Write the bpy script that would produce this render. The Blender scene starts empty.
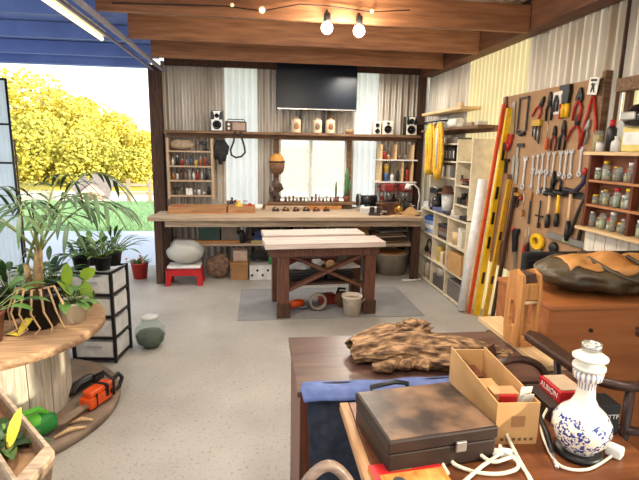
import bpy, math, random
from mathutils import Vector, Matrix, Euler
random.seed(7)
PI = math.pi
COL = bpy.context.scene.collection
sc = bpy.context.scene

# ------------------------------------------------------------------ camera model
F, YAW, PITCH, ROLL, H = 480.0, .1289, .18825, -.0182, 1.6
def cam_axes():
    cy, sy = math.cos(YAW), math.sin(YAW)
    r = Vector((cy, -sy, 0)); fw = Vector((sy*math.cos(PITCH), cy*math.cos(PITCH), -math.sin(PITCH)))
    d = fw.cross(r); c, s = math.cos(ROLL), math.sin(ROLL)
    return c*r + s*d, -s*r + c*d, fw
AX, AD, AF = cam_axes()
CAM = Vector((0, 0, H))
def ray(px, py): return AX*((px-319.5)/F) + AD*((py-240)/F) + AF
def PY(px, py, y): d = ray(px, py); return CAM + d*(y/d.y)          # photo sighting onto the plane at depth y
def PX(px, py, x): d = ray(px, py); return CAM + d*(x/d.x)
def PZ(px, py, z): d = ray(px, py); return CAM + d*((z-H)/d.z)
cam = bpy.data.cameras.new('camera'); co = bpy.data.objects.new('camera', cam); COL.objects.link(co)
cam.sensor_fit = 'HORIZONTAL'; cam.sensor_width = 36; cam.lens = 36*F/639.0; cam.clip_start = .02; cam.clip_end = 400
co.matrix_world = Matrix(((AX.x, -AD.x, -AF.x, 0), (AX.y, -AD.y, -AF.y, 0), (AX.z, -AD.z, -AF.z, H), (0, 0, 0, 1)))
sc.camera = co

# ------------------------------------------------------------------ mesh builder
class MB:
    def __init__(s): s.v = []; s.f = []; s.sm = []
    def add(s, vs, fs, smooth=False, M=None):
        b = len(s.v)
        for v in vs:
            v = Vector(v); s.v.append(M @ v if M is not None else v)
        for f in fs: s.f.append([b+i for i in f]); s.sm.append(smooth)
        return s
    def box(s, x0, y0, z0, x1, y1, z1, M=None):
        x0, x1 = min(x0, x1), max(x0, x1); y0, y1 = min(y0, y1), max(y0, y1); z0, z1 = min(z0, z1), max(z0, z1)
        return s.add([(x0,y0,z0),(x1,y0,z0),(x1,y1,z0),(x0,y1,z0),(x0,y0,z1),(x1,y0,z1),(x1,y1,z1),(x0,y1,z1)],
              [(0,3,2,1),(4,5,6,7),(0,1,5,4),(1,2,6,5),(2,3,7,6),(3,0,4,7)], False, M)
    def bar(s, p0, p1, w, d, up=(0,0,1)):                      # rectangular bar between two points
        p0, p1 = Vector(p0), Vector(p1); t = (p1-p0); L = t.length; t.normalize()
        u = Vector(up); a = t.cross(u)
        if a.length < 1e-4: a = t.cross(Vector((1,0,0)))
        a.normalize(); b = a.cross(t)
        M = Matrix(((a.x,b.x,t.x,p0.x),(a.y,b.y,t.y,p0.y),(a.z,b.z,t.z,p0.z),(0,0,0,1)))
        return s.box(-w/2,-d/2,0,w/2,d/2,L,M)
    def tube(s, pts, r, n=8, closed=False, cap=True):
        pts = [Vector(p) for p in pts]; m = len(pts)
        rs = r if isinstance(r, (list, tuple)) else [r]*m
        vs = []; nrm = None
        for i, p in enumerate(pts):
            if closed: t = pts[(i+1) % m]-pts[i-1]
            else: t = pts[min(i+1, m-1)]-pts[max(i-1, 0)]
            if t.length < 1e-9: t = Vector((0,0,1))
            t.normalize()
            if nrm is None:
                nrm = t.cross(Vector((0,0,1)) if abs(t.z) < .9 else Vector((1,0,0)))
            nrm = nrm - t*nrm.dot(t)
            if nrm.length < 1e-6: nrm = t.cross(Vector((.3,.5,.8)))
            nrm.normalize(); b = t.cross(nrm)
            for k in range(n):
                a = 2*PI*k/n; vs.append(p + (nrm*math.cos(a)+b*math.sin(a))*rs[i])
        fs = []
        for i in range(m if closed else m-1):
            j = (i+1) % m
            for k in range(n): fs.append((i*n+k, i*n+(k+1) % n, j*n+(k+1) % n, j*n+k))
        s.add(vs, fs, True)
        if cap and not closed:
            b = len(s.v)-len(vs)
            s.f.append([b+k for k in range(n)][::-1]); s.sm.append(False)
            s.f.append([b+(m-1)*n+k for k in range(n)]); s.sm.append(False)
        return s
    def cyl(s, p0, p1, r0, r1=None, n=16): return s.tube([p0, p1], [r0, r0 if r1 is None else r1], n)
    def lathe(s, prof, c=(0,0,0), n=24, M=None, close=False):
        vs = []; m = len(prof)
        for r, z in prof:
            for k in range(n):
                a = 2*PI*k/n; vs.append((c[0]+r*math.cos(a), c[1]+r*math.sin(a), c[2]+z))
        fs = []
        for i in range(m-1 if not close else m):
            j = (i+1) % m
            for k in range(n): fs.append((i*n+k, i*n+(k+1) % n, j*n+(k+1) % n, j*n+k))
        if not close:
            if prof[0][0] > 1e-4: fs.append(tuple(range(n))[::-1])
            if prof[-1][0] > 1e-4: fs.append(tuple((m-1)*n+k for k in range(n)))
        return s.add(vs, fs, True, M)
    def ell(s, c, r, n=14, m=9, M=None):
        if not isinstance(r, (list, tuple)): r = (r, r, r)
        vs = [(c[0], c[1], c[2]-r[2])]
        for i in range(1, m):
            t = -PI/2+PI*i/m
            for k in range(n):
                a = 2*PI*k/n; vs.append((c[0]+r[0]*math.cos(t)*math.cos(a), c[1]+r[1]*math.cos(t)*math.sin(a), c[2]+r[2]*math.sin(t)))
        vs.append((c[0], c[1], c[2]+r[2])); top = len(vs)-1
        fs = [(0, 1+(k+1) % n, 1+k) for k in range(n)]
        for i in range(m-2):
            for k in range(n): fs.append((1+i*n+k, 1+i*n+(k+1) % n, 1+(i+1)*n+(k+1) % n, 1+(i+1)*n+k))
        fs += [(1+(m-2)*n+k, 1+(m-2)*n+(k+1) % n, top) for k in range(n)]
        return s.add(vs, fs, True, M)
    def prism(s, pts, z0, z1, M=None, smooth=False):           # polygon in XY extruded along Z (counter-clockwise)
        n = len(pts)
        area = sum(pts[i][0]*pts[(i+1) % n][1]-pts[(i+1) % n][0]*pts[i][1] for i in range(n))
        if area < 0: pts = pts[::-1]
        vs = [(p[0], p[1], z0) for p in pts]+[(p[0], p[1], z1) for p in pts]
        return s.add(vs, [tuple(range(n))[::-1], tuple(range(n, 2*n))]+[(i, (i+1) % n, n+(i+1) % n, n+i) for i in range(n)], smooth, M)
    def grid(s, fn, nu, nv, smooth=True):
        vs = [fn(i/nu, j/nv) for j in range(nv+1) for i in range(nu+1)]
        fs = [(j*(nu+1)+i, j*(nu+1)+i+1, (j+1)*(nu+1)+i+1, (j+1)*(nu+1)+i) for j in range(nv) for i in range(nu)]
        return s.add(vs, fs, smooth)
    def leaf(s, p, d, L, w, droop=.3, n=5, up=(0,0,1)):
        p = Vector(p); d = Vector(d).normalized(); side = d.cross(Vector(up))
        if side.length < 1e-3: side = Vector((1,0,0))
        side.normalize(); vs = []; q = p.copy(); dd = d.copy()
        for i in range(n+1):
            t = i/n; ww = w*math.sin(PI*min(.999, .08+.9*t))**.8
            lift = Vector((0,0,ww*.25))
            vs += [q-side*ww+lift, q.copy(), q+side*ww+lift]
            dd = (dd+Vector((0,0,-droop/n))).normalized(); q = q+dd*(L/n)
        fs = []
        for i in range(n):
            a = 3*i; fs += [(a, a+1, a+4, a+3), (a+1, a+2, a+5, a+4)]
        return s.add(vs, fs, True)
    def obj(s, name, m, parent=None, bevel=0, solid=0, loc=None, rot=None):
        me = bpy.data.meshes.new(name); me.from_pydata([tuple(v) for v in s.v], [], s.f)
        me.polygons.foreach_set('use_smooth', s.sm); me.update()
        me.materials.append(m)
        o = bpy.data.objects.new(name, me); COL.objects.link(o)
        if parent is not None: o.parent = parent
        if loc is not None: o.location = loc
        if rot is not None: o.rotation_euler = rot
        if bevel:
            b = o.modifiers.new('b', 'BEVEL'); b.width = bevel; b.segments = 2; b.limit_method = 'ANGLE'; b.angle_limit = .7
        if solid:
            b = o.modifiers.new('s', 'SOLIDIFY'); b.thickness = solid; b.offset = 0
        return o
def tag(o, label, cat, group=None, kind=None):
    o['label'] = label; o['category'] = cat
    if len(label.split()) > 16: print('LONG', label)
    if group: o['group'] = group
    if kind: o['kind'] = kind
    return o
def thing(name, label, cat, loc=(0,0,0), rot=0, group=None):
    o = bpy.data.objects.new(name, None); COL.objects.link(o); o.empty_display_size = .05
    o.location = loc; o.rotation_euler = rot if not isinstance(rot, (int, float)) else (0, 0, rot)
    return tag(o, label, cat, group)
def one(name, label, cat, mb, m, loc=(0,0,0), rot=0, group=None, bevel=0, solid=0):
    o = mb.obj(name, m, None, bevel, solid, loc, rot if not isinstance(rot, (int, float)) else (0, 0, rot))
    return tag(o, label, cat, group)
def struct(name, mb, m, parent=None, bevel=0):
    o = mb.obj(name, m, parent, bevel)
    if parent is None: o['kind'] = 'structure'
    return o
ORD = 'first second third fourth fifth sixth seventh eighth ninth tenth eleventh twelfth thirteenth fourteenth fifteenth sixteenth'.split()

# ------------------------------------------------------------------ materials
MATS = {}
def rgb(c): return tuple((x/255/12.92 if x/255 <= .04045 else ((x/255+.055)/1.055)**2.4) for x in c)+(1,)
def mat(name, c1, c2=None, rough=.6, metal=0, scale=8, st=(1,1,1), bump=0, detail=6, contrast=(.3,.7), spec=.4, emit=None, es=0, trans=0, coat=0, c3=None):
    if name in MATS: return MATS[name]
    m = bpy.data.materials.new(name); m.use_nodes = True; nt = m.node_tree; N = nt.nodes; L = nt.links
    b = N['Principled BSDF']; b.inputs['Roughness'].default_value = rough; b.inputs['Metallic'].default_value = metal
    b.inputs['Specular IOR Level'].default_value = spec
    if coat: b.inputs['Coat Weight'].default_value = coat; b.inputs['Coat Roughness'].default_value = .2
    if trans: b.inputs['Transmission Weight'].default_value = trans
    if c2 is None: c2 = tuple(max(0, x*.82) for x in c1)
    tc = N.new('ShaderNodeTexCoord'); mp = N.new('ShaderNodeMapping'); mp.inputs['Scale'].default_value = st
    no = N.new('ShaderNodeTexNoise'); no.inputs['Scale'].default_value = scale; no.inputs['Detail'].default_value = detail
    cr = N.new('ShaderNodeValToRGB'); e = cr.color_ramp.elements
    e[0].position, e[1].position = contrast; e[0].color = rgb(c2); e[1].color = rgb(c1)
    if c3: k = e.new((contrast[0]+contrast[1])/2); k.color = rgb(c3)
    L.new(tc.outputs['Object'], mp.inputs['Vector']); L.new(mp.outputs[0], no.inputs['Vector'])
    L.new(no.outputs['Fac'], cr.inputs[0]); L.new(cr.outputs[0], b.inputs['Base Color'])
    if emit: b.inputs['Emission Color'].default_value = rgb(emit); b.inputs['Emission Strength'].default_value = es
    if bump:
        bm = N.new('ShaderNodeBump'); bm.inputs['Strength'].default_value = 1; bm.inputs['Distance'].default_value = bump
        L.new(no.outputs['Fac'], bm.inputs['Height']); L.new(bm.outputs[0], b.inputs['Normal'])
    MATS[name] = m; return m
def wood(name, c1, c2, axis='x', rough=.55, sc=6, bump=.0006, **k):
    st = {'x': (1, 12, 12), 'y': (12, 1, 12), 'z': (12, 12, 1)}[axis]
    return mat(name, c1, c2, rough, 0, sc, st, bump, contrast=(.3, .72), **k)
def plain(name, c, rough=.5, metal=0, **k): return mat(name, c, tuple(x*.88 for x in c), rough, metal, k.pop('scale', 14), **k)
def glassy(name, c, rough=.05, alpha=.35):                       # clear glass and plastic: a see-through coat over a glossy skin
    if name in MATS: return MATS[name]
    m = bpy.data.materials.new(name); m.use_nodes = True; nt = m.node_tree; N = nt.nodes; L = nt.links
    out = N['Material Output']; N.remove(N['Principled BSDF'])
    tr = N.new('ShaderNodeBsdfTransparent'); tr.inputs[0].default_value = rgb(c)
    gl = N.new('ShaderNodeBsdfPrincipled'); gl.inputs['Base Color'].default_value = rgb(c); gl.inputs['Roughness'].default_value = rough
    mx = N.new('ShaderNodeMixShader'); mx.inputs[0].default_value = alpha
    gl.inputs['Specular IOR Level'].default_value = .6
    L.new(tr.outputs[0], mx.inputs[1]); L.new(gl.outputs[0], mx.inputs[2]); L.new(mx.outputs[0], out.inputs[0])
    MATS[name] = m; return m
def sheet_mat(name, c, tl=.7, scale=3):                          # fibreglass roofing sheet that lets daylight through
    m = bpy.data.materials.new(name); m.use_nodes = True; nt = m.node_tree; N = nt.nodes; L = nt.links
    out = N['Material Output']; N.remove(N['Principled BSDF'])
    tc = N.new('ShaderNodeTexCoord'); no = N.new('ShaderNodeTexNoise'); no.inputs['Scale'].default_value = scale
    cr = N.new('ShaderNodeValToRGB'); cr.color_ramp.elements[0].color = rgb(tuple(x*.9 for x in c)); cr.color_ramp.elements[1].color = rgb(c)
    L.new(tc.outputs['Object'], no.inputs['Vector']); L.new(no.outputs['Fac'], cr.inputs[0])
    t = N.new('ShaderNodeBsdfTranslucent'); d = N.new('ShaderNodeBsdfDiffuse'); mx = N.new('ShaderNodeMixShader'); mx.inputs[0].default_value = tl
    L.new(cr.outputs[0], t.inputs[0]); L.new(cr.outputs[0], d.inputs[0])
    L.new(d.outputs[0], mx.inputs[1]); L.new(t.outputs[0], mx.inputs[2]); L.new(mx.outputs[0], out.inputs[0])
    MATS[name] = m; return m
def glare_pane(name, c, f):                                           # window pane with outdoor glare put in as white: part clear, part scattering
    m = bpy.data.materials.new(name); m.use_nodes = True; nt = m.node_tree; N = nt.nodes; L = nt.links
    out = N['Material Output']; N.remove(N['Principled BSDF'])
    t = N.new('ShaderNodeBsdfTranslucent'); t.inputs[0].default_value = rgb(c); tr = N.new('ShaderNodeBsdfTransparent'); mx = N.new('ShaderNodeMixShader'); mx.inputs[0].default_value = f
    L.new(tr.outputs[0], mx.inputs[1]); L.new(t.outputs[0], mx.inputs[2]); L.new(mx.outputs[0], out.inputs[0]); MATS[name] = m; return m
def iron_mat(name, ax, base, streak, rust):                     # weathered galvanised sheet with streaks running down
    m = bpy.data.materials.new(name); m.use_nodes = True; nt = m.node_tree; N = nt.nodes; L = nt.links
    b = N['Principled BSDF']; b.inputs['Roughness'].default_value = .42; b.inputs['Metallic'].default_value = .3
    tc = N.new('ShaderNodeTexCoord'); mp = N.new('ShaderNodeMapping'); mp.inputs['Scale'].default_value = (3, 3, .3)
    no = N.new('ShaderNodeTexNoise'); no.inputs['Scale'].default_value = 2.2; no.inputs['Detail'].default_value = 5
    cr = N.new('ShaderNodeValToRGB'); e = cr.color_ramp.elements; e[0].position, e[1].position = .32, .68
    e[0].color = rgb(rust); e[1].color = rgb(base); k = e.new(.47); k.color = rgb(streak)
    L.new(tc.outputs['Object'], mp.inputs['Vector']); L.new(mp.outputs[0], no.inputs['Vector']); L.new(no.outputs['Fac'], cr.inputs[0])
    L.new(cr.outputs[0], b.inputs['Base Color']); MATS[name] = m; return m

W_BEAM = wood('pine_beam', (176,122,84), (128,84,56), 'x', .6, 3)
W_DARK = wood('old_dark_timber', (92,62,44), (52,34,24), 'z', .7)
W_PLATE = wood('plate_timber', (120,76,48), (76,46,30), 'y', .65, 3)
W_GREY = wood('weathered_plank', (196,174,148), (150,126,102), 'x', .7, 4)
W_SHELF = wood('shelf_plank', (140,106,76), (86,60,42), 'x', .65)
W_PALE = wood('pale_pine', (226,196,150), (196,158,112), 'y', .55)
W_TABLE = wood('trestle_brown', (116,76,58), (78,48,37), 'z', .5)
W_TABLETOP = wood('trestle_top', (222,206,196), (184,164,152), 'x', .5, 3)
W_DRESSER = wood('walnut_top', (104,76,66), (66,44,38), 'x', .32, 3, spec=.5)
W_RED = wood('mahogany', (118,62,38), (74,36,24), 'z', .4)
W_NEAR = wood('near_table_brown', (132,78,46), (88,48,28), 'x', .35, 3)
W_EDGE = wood('table_edge_oak', (196,150,104), (150,106,70), 'y', .45)
W_CAB = wood('orange_cabinet', (172,106,60), (146,86,46), 'x', .4, 2)
W_OAK = wood('carrier_oak', (206,146,84), (164,106,56), 'z', .45)
W_CHAIR = wood('bentwood_dark', (74,48,36), (42,26,20), 'z', .35)
W_SPOOL = wood('spool_rim', (190,154,118), (136,104,76), 'x', .7, 4)
W_STAVE = wood('spool_staves', (222,212,194), (172,160,140), 'z', .7)
CREAM = plain('cream_board', (226,212,184), .5)
IRON_B = iron_mat('galvanised_back', 'x', (206,199,188), (188,178,164), (150,132,114))
IRON_R = iron_mat('galvanised_right', 'y', (210,202,186), (192,182,164), (160,144,122))
CLEAR_B = sheet_mat('clear_sheet_cool', (246,247,246), .75)
CLEAR_R = sheet_mat('clear_sheet_warm', (226,212,168), .6)
BLACK = plain('black_plastic', (26,26,28), .4)
DKGREY = plain('dark_grey', (58,56,56), .5)
GREY = plain('grey_plastic', (128,126,122), .5)
SILVER = plain('brushed_steel', (196,194,188), .3, .8)
CHROME = plain('chrome', (222,222,222), .25, .35)
IRONDK = mat('dark_iron', (74,68,64), (40,36,34), .5, .6)
RUST = mat('rusty_steel', (120,80,56), (70,46,34), .75, .3)
WHITE = plain('white_paint', (236,234,228), .45)
RED = plain('red_plastic', (196,34,36), .4)
ORANGE = plain('orange_plastic', (240,88,24), .4)
YELLOW = plain('yellow_paint', (240,190,30), .4)
GREEN = plain('green_plastic', (44,140,62), .45)
LIME = plain('lime_plastic', (106,206,60), .4)
BLUE = plain('blue_plastic', (52,84,150), .45)
NAVY = mat('navy_cloth', (44,50,66), (26,30,40), .9, 0, 30, bump=.0008)
CARD = mat('cardboard', (206,162,108), (182,138,86), .8, 0, 5)
CARD2 = mat('brown_card', (168,124,80), (140,100,62), .8, 0, 5)
PAPER = plain('paper', (240,236,226), .7)
GLASS = glassy('jar_glass', (238,244,240), .04, .16)
POLY = glassy('clear_poly', (236,238,236), .25, .45)
PURPLE = plain('purple_grip', (84,66,104), .5)
TAN = mat('peg_hardboard', (172,134,98), (156,120,86), .75, 0, 5)
# ------------------------------------------------------------------ the setting
XR, YB = 2.30, 6.50
def corr(mb, axis, a0, a1, z0, z1, c, pitch=.084, amp=.019):
    n = max(8, int((a1-a0)/pitch*12))
    def fn(u, v):
        a = a0+(a1-a0)*u; o = c+amp*math.sin(2*PI*a/pitch); z = z0+(z1-z0)*v
        return (a, o, z) if axis == 'x' else (o, a, z)
    mb.grid(fn, n, 1)
FLOOR_M = mat('concrete_floor', (176,171,165), (154,149,143), .5, 0, 1.6, bump=0, detail=9, spec=.35)
def floor_extra():                                              # pitted, spotted concrete
    nt = FLOOR_M.node_tree; N = nt.nodes; L = nt.links
    b = N['Principled BSDF']; tc = [n for n in N if n.type == 'TEX_COORD'][0]; cr = [n for n in N if n.type == 'VALTORGB'][0]
    n2 = N.new('ShaderNodeTexNoise'); n2.inputs['Scale'].default_value = 55; n2.inputs['Detail'].default_value = 4
    c2 = N.new('ShaderNodeValToRGB'); c2.color_ramp.elements[0].position = .34; c2.color_ramp.elements[1].position = .42
    c2.color_ramp.elements[0].color = (.48,.47,.46,1); c2.color_ramp.elements[1].color = (1,1,1,1)
    n3 = N.new('ShaderNodeTexVoronoi'); n3.inputs['Scale'].default_value = 14
    c3 = N.new('ShaderNodeValToRGB'); c3.color_ramp.elements[0].position = .05; c3.color_ramp.elements[1].position = .09
    c3.color_ramp.elements[0].color = (.42,.41,.40,1); c3.color_ramp.elements[1].color = (1,1,1,1)
    mx = N.new('ShaderNodeMix'); mx.data_type = 'RGBA'; mx.blend_type = 'MULTIPLY'; mx.inputs[0].default_value = .55
    my = N.new('ShaderNodeMix'); my.data_type = 'RGBA'; my.blend_type = 'MULTIPLY'; my.inputs[0].default_value = .22
    L.new(tc.outputs['Object'], n2.inputs['Vector']); L.new(n2.outputs['Fac'], c2.inputs[0])
    L.new(tc.outputs['Object'], n3.inputs['Vector']); L.new(n3.outputs['Distance'], c3.inputs[0])
    L.new(cr.outputs[0], mx.inputs[6]); L.new(c2.outputs[0], mx.inputs[7])
    L.new(mx.outputs[2], my.inputs[6]); L.new(c3.outputs[0], my.inputs[7]); L.new(my.outputs[2], b.inputs['Base Color'])
    bm = N.new('ShaderNodeBump'); bm.inputs['Distance'].default_value = .002; L.new(n2.outputs['Fac'], bm.inputs['Height']); L.new(bm.outputs[0], b.inputs['Normal'])
floor_extra()
struct('floor', MB().box(-4.4, -2.5, -.12, 2.5, 6.6, 0), FLOOR_M)

win = (.275, 1.185, .93, 1.73)                                  # window opening in the back wall
b = MB()
corr(b, 'x', -1.20, -.42, 0, 2.64, YB); corr(b, 'x', .0, win[0]-.03, 0, 2.64, YB)
corr(b, 'x', win[0]-.03, win[1]+.03, 0, win[2]-.03, YB); corr(b, 'x', win[0]-.03, win[1]+.03, win[3]+.05, 2.64, YB)
corr(b, 'x', win[1]+.03, 1.29, 0, 2.64, YB); corr(b, 'x', 1.29, 1.60, 0, .82, YB); corr(b, 'x', -.42, 0, 0, .82, YB); corr(b, 'x', 1.60, XR, 0, 2.64, YB)
struct('wall_back', b, IRON_B)
b = MB(); corr(b, 'x', -.42, .0, .82, 2.6, YB+.004); struct('wall_back_clear_sheet', b, CLEAR_B)
b = MB(); corr(b, 'x', 1.29, 1.60, .82, 2.6, YB+.004); struct('wall_back_clear_sheet', b, CLEAR_B)
b = MB(); corr(b, 'y', 5.2, YB, 0, 2.64, XR); corr(b, 'y', 2.9, 4.03, 0, 2.64, XR); corr(b, 'y', .6, 2.9, 2.02, 2.64, XR); corr(b, 'y', .6, 2.9, 0, 1.5, XR)
struct('wall_right', b, IRON_R)
b = MB(); corr(b, 'y', 4.03, 5.2, 0, 2.62, XR+.004); struct('wall_right_clear_sheet', b, CLEAR_R)
b = MB(); corr(b, 'y', .6, 2.9, 1.5, 2.02, XR+.004); struct('wall_right_clear_sheet', b, CLEAR_R)
# roof, beams, plates, posts
b = MB()
def roof(u, v): y = -2.5+9.4*v; x = -4.6+7.3*u; return (x, y, 2.80+.012*math.sin(2*PI*x/.09))
b.grid(roof, 640, 1); struct('ceiling', b, iron_mat('roof_underside', 'x', (190,172,150), (164,144,122), (130,108,88)))
for y in (5.58, 4.67, 3.79, 2.85, 1.9, .95, 0.0, -1.0):
    struct('ceiling_beam', MB().box(-1.12, y-.025, 2.525, 2.115, y+.025, 2.725), W_BEAM, bevel=.004)
HAZE_STEEL = mat('steel_blue_haze', (122,146,204), (104,126,186), .6, 0, 3)  # bluish haze and shade put into the steel's colour
for y in (6.1, 5.2, 4.3, 3.3, 2.2, 1.0):
    struct('ceiling_beam', MB().box(-4.5, y-.03, 2.60, -1.14, y+.03, 2.74), HAZE_STEEL)
RAILM = plain('rail_mauve', (168,160,176), .6)
struct('ceiling_left_bay', MB().box(-4.5, -2.4, 2.75, -1.14, 6.55, 2.77), mat('bay_lining_haze', (126,150,208), (108,130,190), .7, 0, 1.2))  # lining carries the same blue haze in its colour
struct('ceiling_rail', MB().box(-1.165, .5, 2.495, -1.13, 6.38, 2.525), RAILM)
struct('ceiling_rail', MB().box(-1.275, 2.5, 2.50, -1.255, 6.38, 2.52), RAILM)
struct('trim_1', MB().box(-4.5, 6.44, 2.55, -1.33, 6.56, 2.75), HAZE_STEEL)       # lintel over the big opening
struct('trim_2', MB().box(-1.14, 6.40, 2.58, 2.24, 6.46, 2.76), W_DARK)          # plate along the back wall
struct('trim_3', MB().box(2.12, -1.5, 2.545, 2.28, 6.39, 2.76), W_PLATE, bevel=.005)
struct('wall_post', MB().box(-1.335, 6.38, 0, -1.185, 6.56, 2.575), W_DARK, bevel=.006)
struct('wall_post', MB().box(2.13, 6.40, 0, 2.22, 6.47, 2.57), W_DARK, bevel=.005)
struct('wall_post', MB().box(2.262, 2.905, 1.6, 2.283, 2.915, 2.54), W_DARK)
struct('wall_post', MB().box(2.12, .44, 0, 2.28, .58, 2.54), W_DARK)
struct('wall_post', MB().box(-4.5, -2.3, 0, -4.36, -2.16, 2.72), W_DARK)
struct('wall_post', MB().box(-4.5, 6.44, 0, -4.36, 6.56, 2.55), W_DARK)
for z in (1.82,): struct('wall_rail', MB().box(2.24, 4.45, z-.03, 2.285, 6.36, z+.03), W_SHELF)
struct('wall_rail', MB().box(2.22, .62, 1.98, 2.285, 2.87, 2.06), W_SHELF, bevel=.003)
struct('wall_rail', MB().box(2.22, .62, 1.46, 2.285, 2.87, 1.53), W_SHELF, bevel=.003)
for y in (2.80, 2.68, 2.56, 2.44, 2.32): struct('wall_batten', MB().box(2.25, y-.016, 1.53, 2.285, y+.016, 1.98), W_DARK)
# window: timber surround, white aluminium frames, two panes
fr = struct('window_1', MB().box(win[0]-.07, 6.42, win[3], win[1]+.07, 6.49, win[3]+.07).box(win[0]-.07, 6.42, win[2]-.06, win[0], 6.49, win[3])
            .box(win[1], 6.42, win[2]-.06, win[1]+.06, 6.49, win[3]), W_SHELF, bevel=.003)
xm = .70
WINGLASS = glare_pane('glare_window_glass', (250,250,248), .5)
def wframe(x0, x1, y):
    z0, z1 = win[2]+.0, win[3]-.0; t = .026
    m = MB().box(x0, y, z0, x0+t, y+.03, z1).box(x1-t, y, z0, x1, y+.03, z1).box(x0+t, y, z0, x1-t, y+.03, z0+t).box(x0+t, y, z1-t, x1-t, y+.03, z1)
    f = m.obj('window_frame', WHITE, fr, .002)
    MB().box(x0+t, y+.012, z0+t, x1-t, y+.016, z1-t).obj('pane', WINGLASS, f)
wframe(win[0], xm+.02, 6.44); wframe(xm-.02, win[1], 6.475)
# left leaf of the opening: steel frame with clear infill, swung back
dl = struct('door_1', MB().cyl((-2.96,6.36,0), (-2.96,6.36,2.35), .014).cyl((-3.95,6.36,.02), (-3.95,6.36,2.35), .014).cyl((-3.95,6.36,2.34), (-2.96,6.36,2.34), .014)
     .cyl((-3.95,6.36,1.82), (-2.96,6.36,1.82), .012).cyl((-3.95,6.36,1.36), (-2.96,6.36,1.36), .012).cyl((-3.95,6.36,.04), (-2.96,6.36,.04), .014), BLACK)
b = MB(); corr(b, 'x', -3.94, -2.97, .05, 2.33, 6.385, .06, .005); b.obj('panel', sheet_mat('door_infill', (214,224,232), .6), dl)

# ------------------------------------------------------------------ outside
struct('ground', MB().box(-60, 6.6, -.5, 60, 9.9, -.1).box(-60, -30, -.5, 60, 6.6, -.14), mat('gravel_yard', (206,214,226), (170,180,194), .9, 0, 40, bump=.01, contrast=(.2,.8)))
GRASS = mat('lawn_grass', (150,184,132), (124,162,108), .9, 0, 6, bump=.02, contrast=(.2,.8))
struct('lawn', MB().grid(lambda u, v: (-60+120*u, 9.9+5.4*v, -.1+.02*math.sin(u*60)), 60, 6), GRASS)
def hillf(u, v):
    x = -90+180*u; y = 19+60*v
    return (x, y, -.35+2.2*v*v+.2*math.sin(x*.2))
struct('ground_bank', MB().grid(hillf, 60, 20), mat('sunlit_field', (226,204,84), (190,170,70), .9, 0, 2, bump=.02))
struct('driveway', MB().box(-60, 15.3, -.3, 60, 19.2, -.14), plain('pale_drive', (236,230,214), .9))
g = MB()
rg = random.Random(3)
for i in range(5200):                                           # grass blades
    y = 9.95+5.3*rg.random()**1.4; x = -1.2-.62*y+rg.random()*(.45*y+2); h = .05+.06*rg.random(); a = rg.random()*PI
    dx, dy = .012*math.cos(a), .012*math.sin(a)
    g.add([(x-dx,y-dy,-.1), (x+dx,y+dy,-.1), (x+rg.uniform(-.03,.03),y+.02,-.1+h)], [(0,1,2)])
o = g.obj('grass', GRASS); tag(o, 'short green lawn grass beyond the gravel yard', 'grass', kind='stuff')
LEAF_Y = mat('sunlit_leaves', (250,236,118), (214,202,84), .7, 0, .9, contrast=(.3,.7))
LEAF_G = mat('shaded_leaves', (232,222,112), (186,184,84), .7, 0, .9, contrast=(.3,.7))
TRUNK = wood('pale_trunk', (212,190,140), (160,136,96), 'z', .8)
def tree(x, y, h, w, label, seed, m, base=None, clumps=9):
    r = random.Random(seed); z0 = -.35 if base is None else base
    t = thing('tree', label, 'tree', (x, y, z0), 0, 'sunlit trees beyond the lawn')
    b = MB(); b.tube([(0,0,-.2), (.1,0,h*.3), (0,.1,h*.6), (.1,0,h*.85)], [w*.055, w*.045, w*.03, w*.01], 8)
    for k in range(5):
        a = r.random()*6.28; b.tube([(0,0,h*(.25+.1*k)), (w*.3*math.cos(a), w*.3*math.sin(a), h*(.42+.1*k))], [w*.025, w*.008], 6)
    b.obj('trunk', TRUNK, t)
    c = MB()
    for k in range(clumps):
        a = r.random()*6.28; q = (k+.5)/clumps; zz = h*(.18+.74*q); rad = w*.42*math.sin(PI*min(.98, .18+.8*q))**.7
        cx, cy = rad*.75*math.cos(a), rad*.75*math.sin(a); s = w*(.24+.12*r.random())
        for i in range(420):
            u, v = r.uniform(-1, 1), r.random()*6.28; q2 = math.sqrt(1-u*u); rr = s*(.75+.3*r.random())
            p = Vector((cx+rr*q2*math.cos(v), cy+rr*q2*math.sin(v), zz+rr*u*.9)); n = Vector((r.uniform(-1,1), r.uniform(-1,1), r.uniform(-1,1))).normalized()
            e = n.cross(Vector((0,0,1))).normalized()*(.05+.025*w*r.random()); f2 = n.cross(e).normalized()*(.05+.03*w*r.random())
            c.add([p-e, p-f2*.6, p+e, p+f2], [(0,1,2,3)])
    c.obj('crown', m, t)
    return t
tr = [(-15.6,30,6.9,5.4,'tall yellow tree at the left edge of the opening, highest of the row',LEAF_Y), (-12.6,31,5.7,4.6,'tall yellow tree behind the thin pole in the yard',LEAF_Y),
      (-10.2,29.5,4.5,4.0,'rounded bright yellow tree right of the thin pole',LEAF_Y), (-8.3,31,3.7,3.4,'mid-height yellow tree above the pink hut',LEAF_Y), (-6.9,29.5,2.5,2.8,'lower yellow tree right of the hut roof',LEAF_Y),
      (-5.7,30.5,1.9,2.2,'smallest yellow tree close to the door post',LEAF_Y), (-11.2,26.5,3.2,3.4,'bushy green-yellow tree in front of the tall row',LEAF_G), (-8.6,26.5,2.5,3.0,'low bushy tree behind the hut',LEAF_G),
      (-14.0,26.5,4.4,3.6,'dense tree low behind the open door leaf',LEAF_G), (-6.4,26.5,1.6,2.2,'low bush at the right end of the tree row',LEAF_G)]
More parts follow.
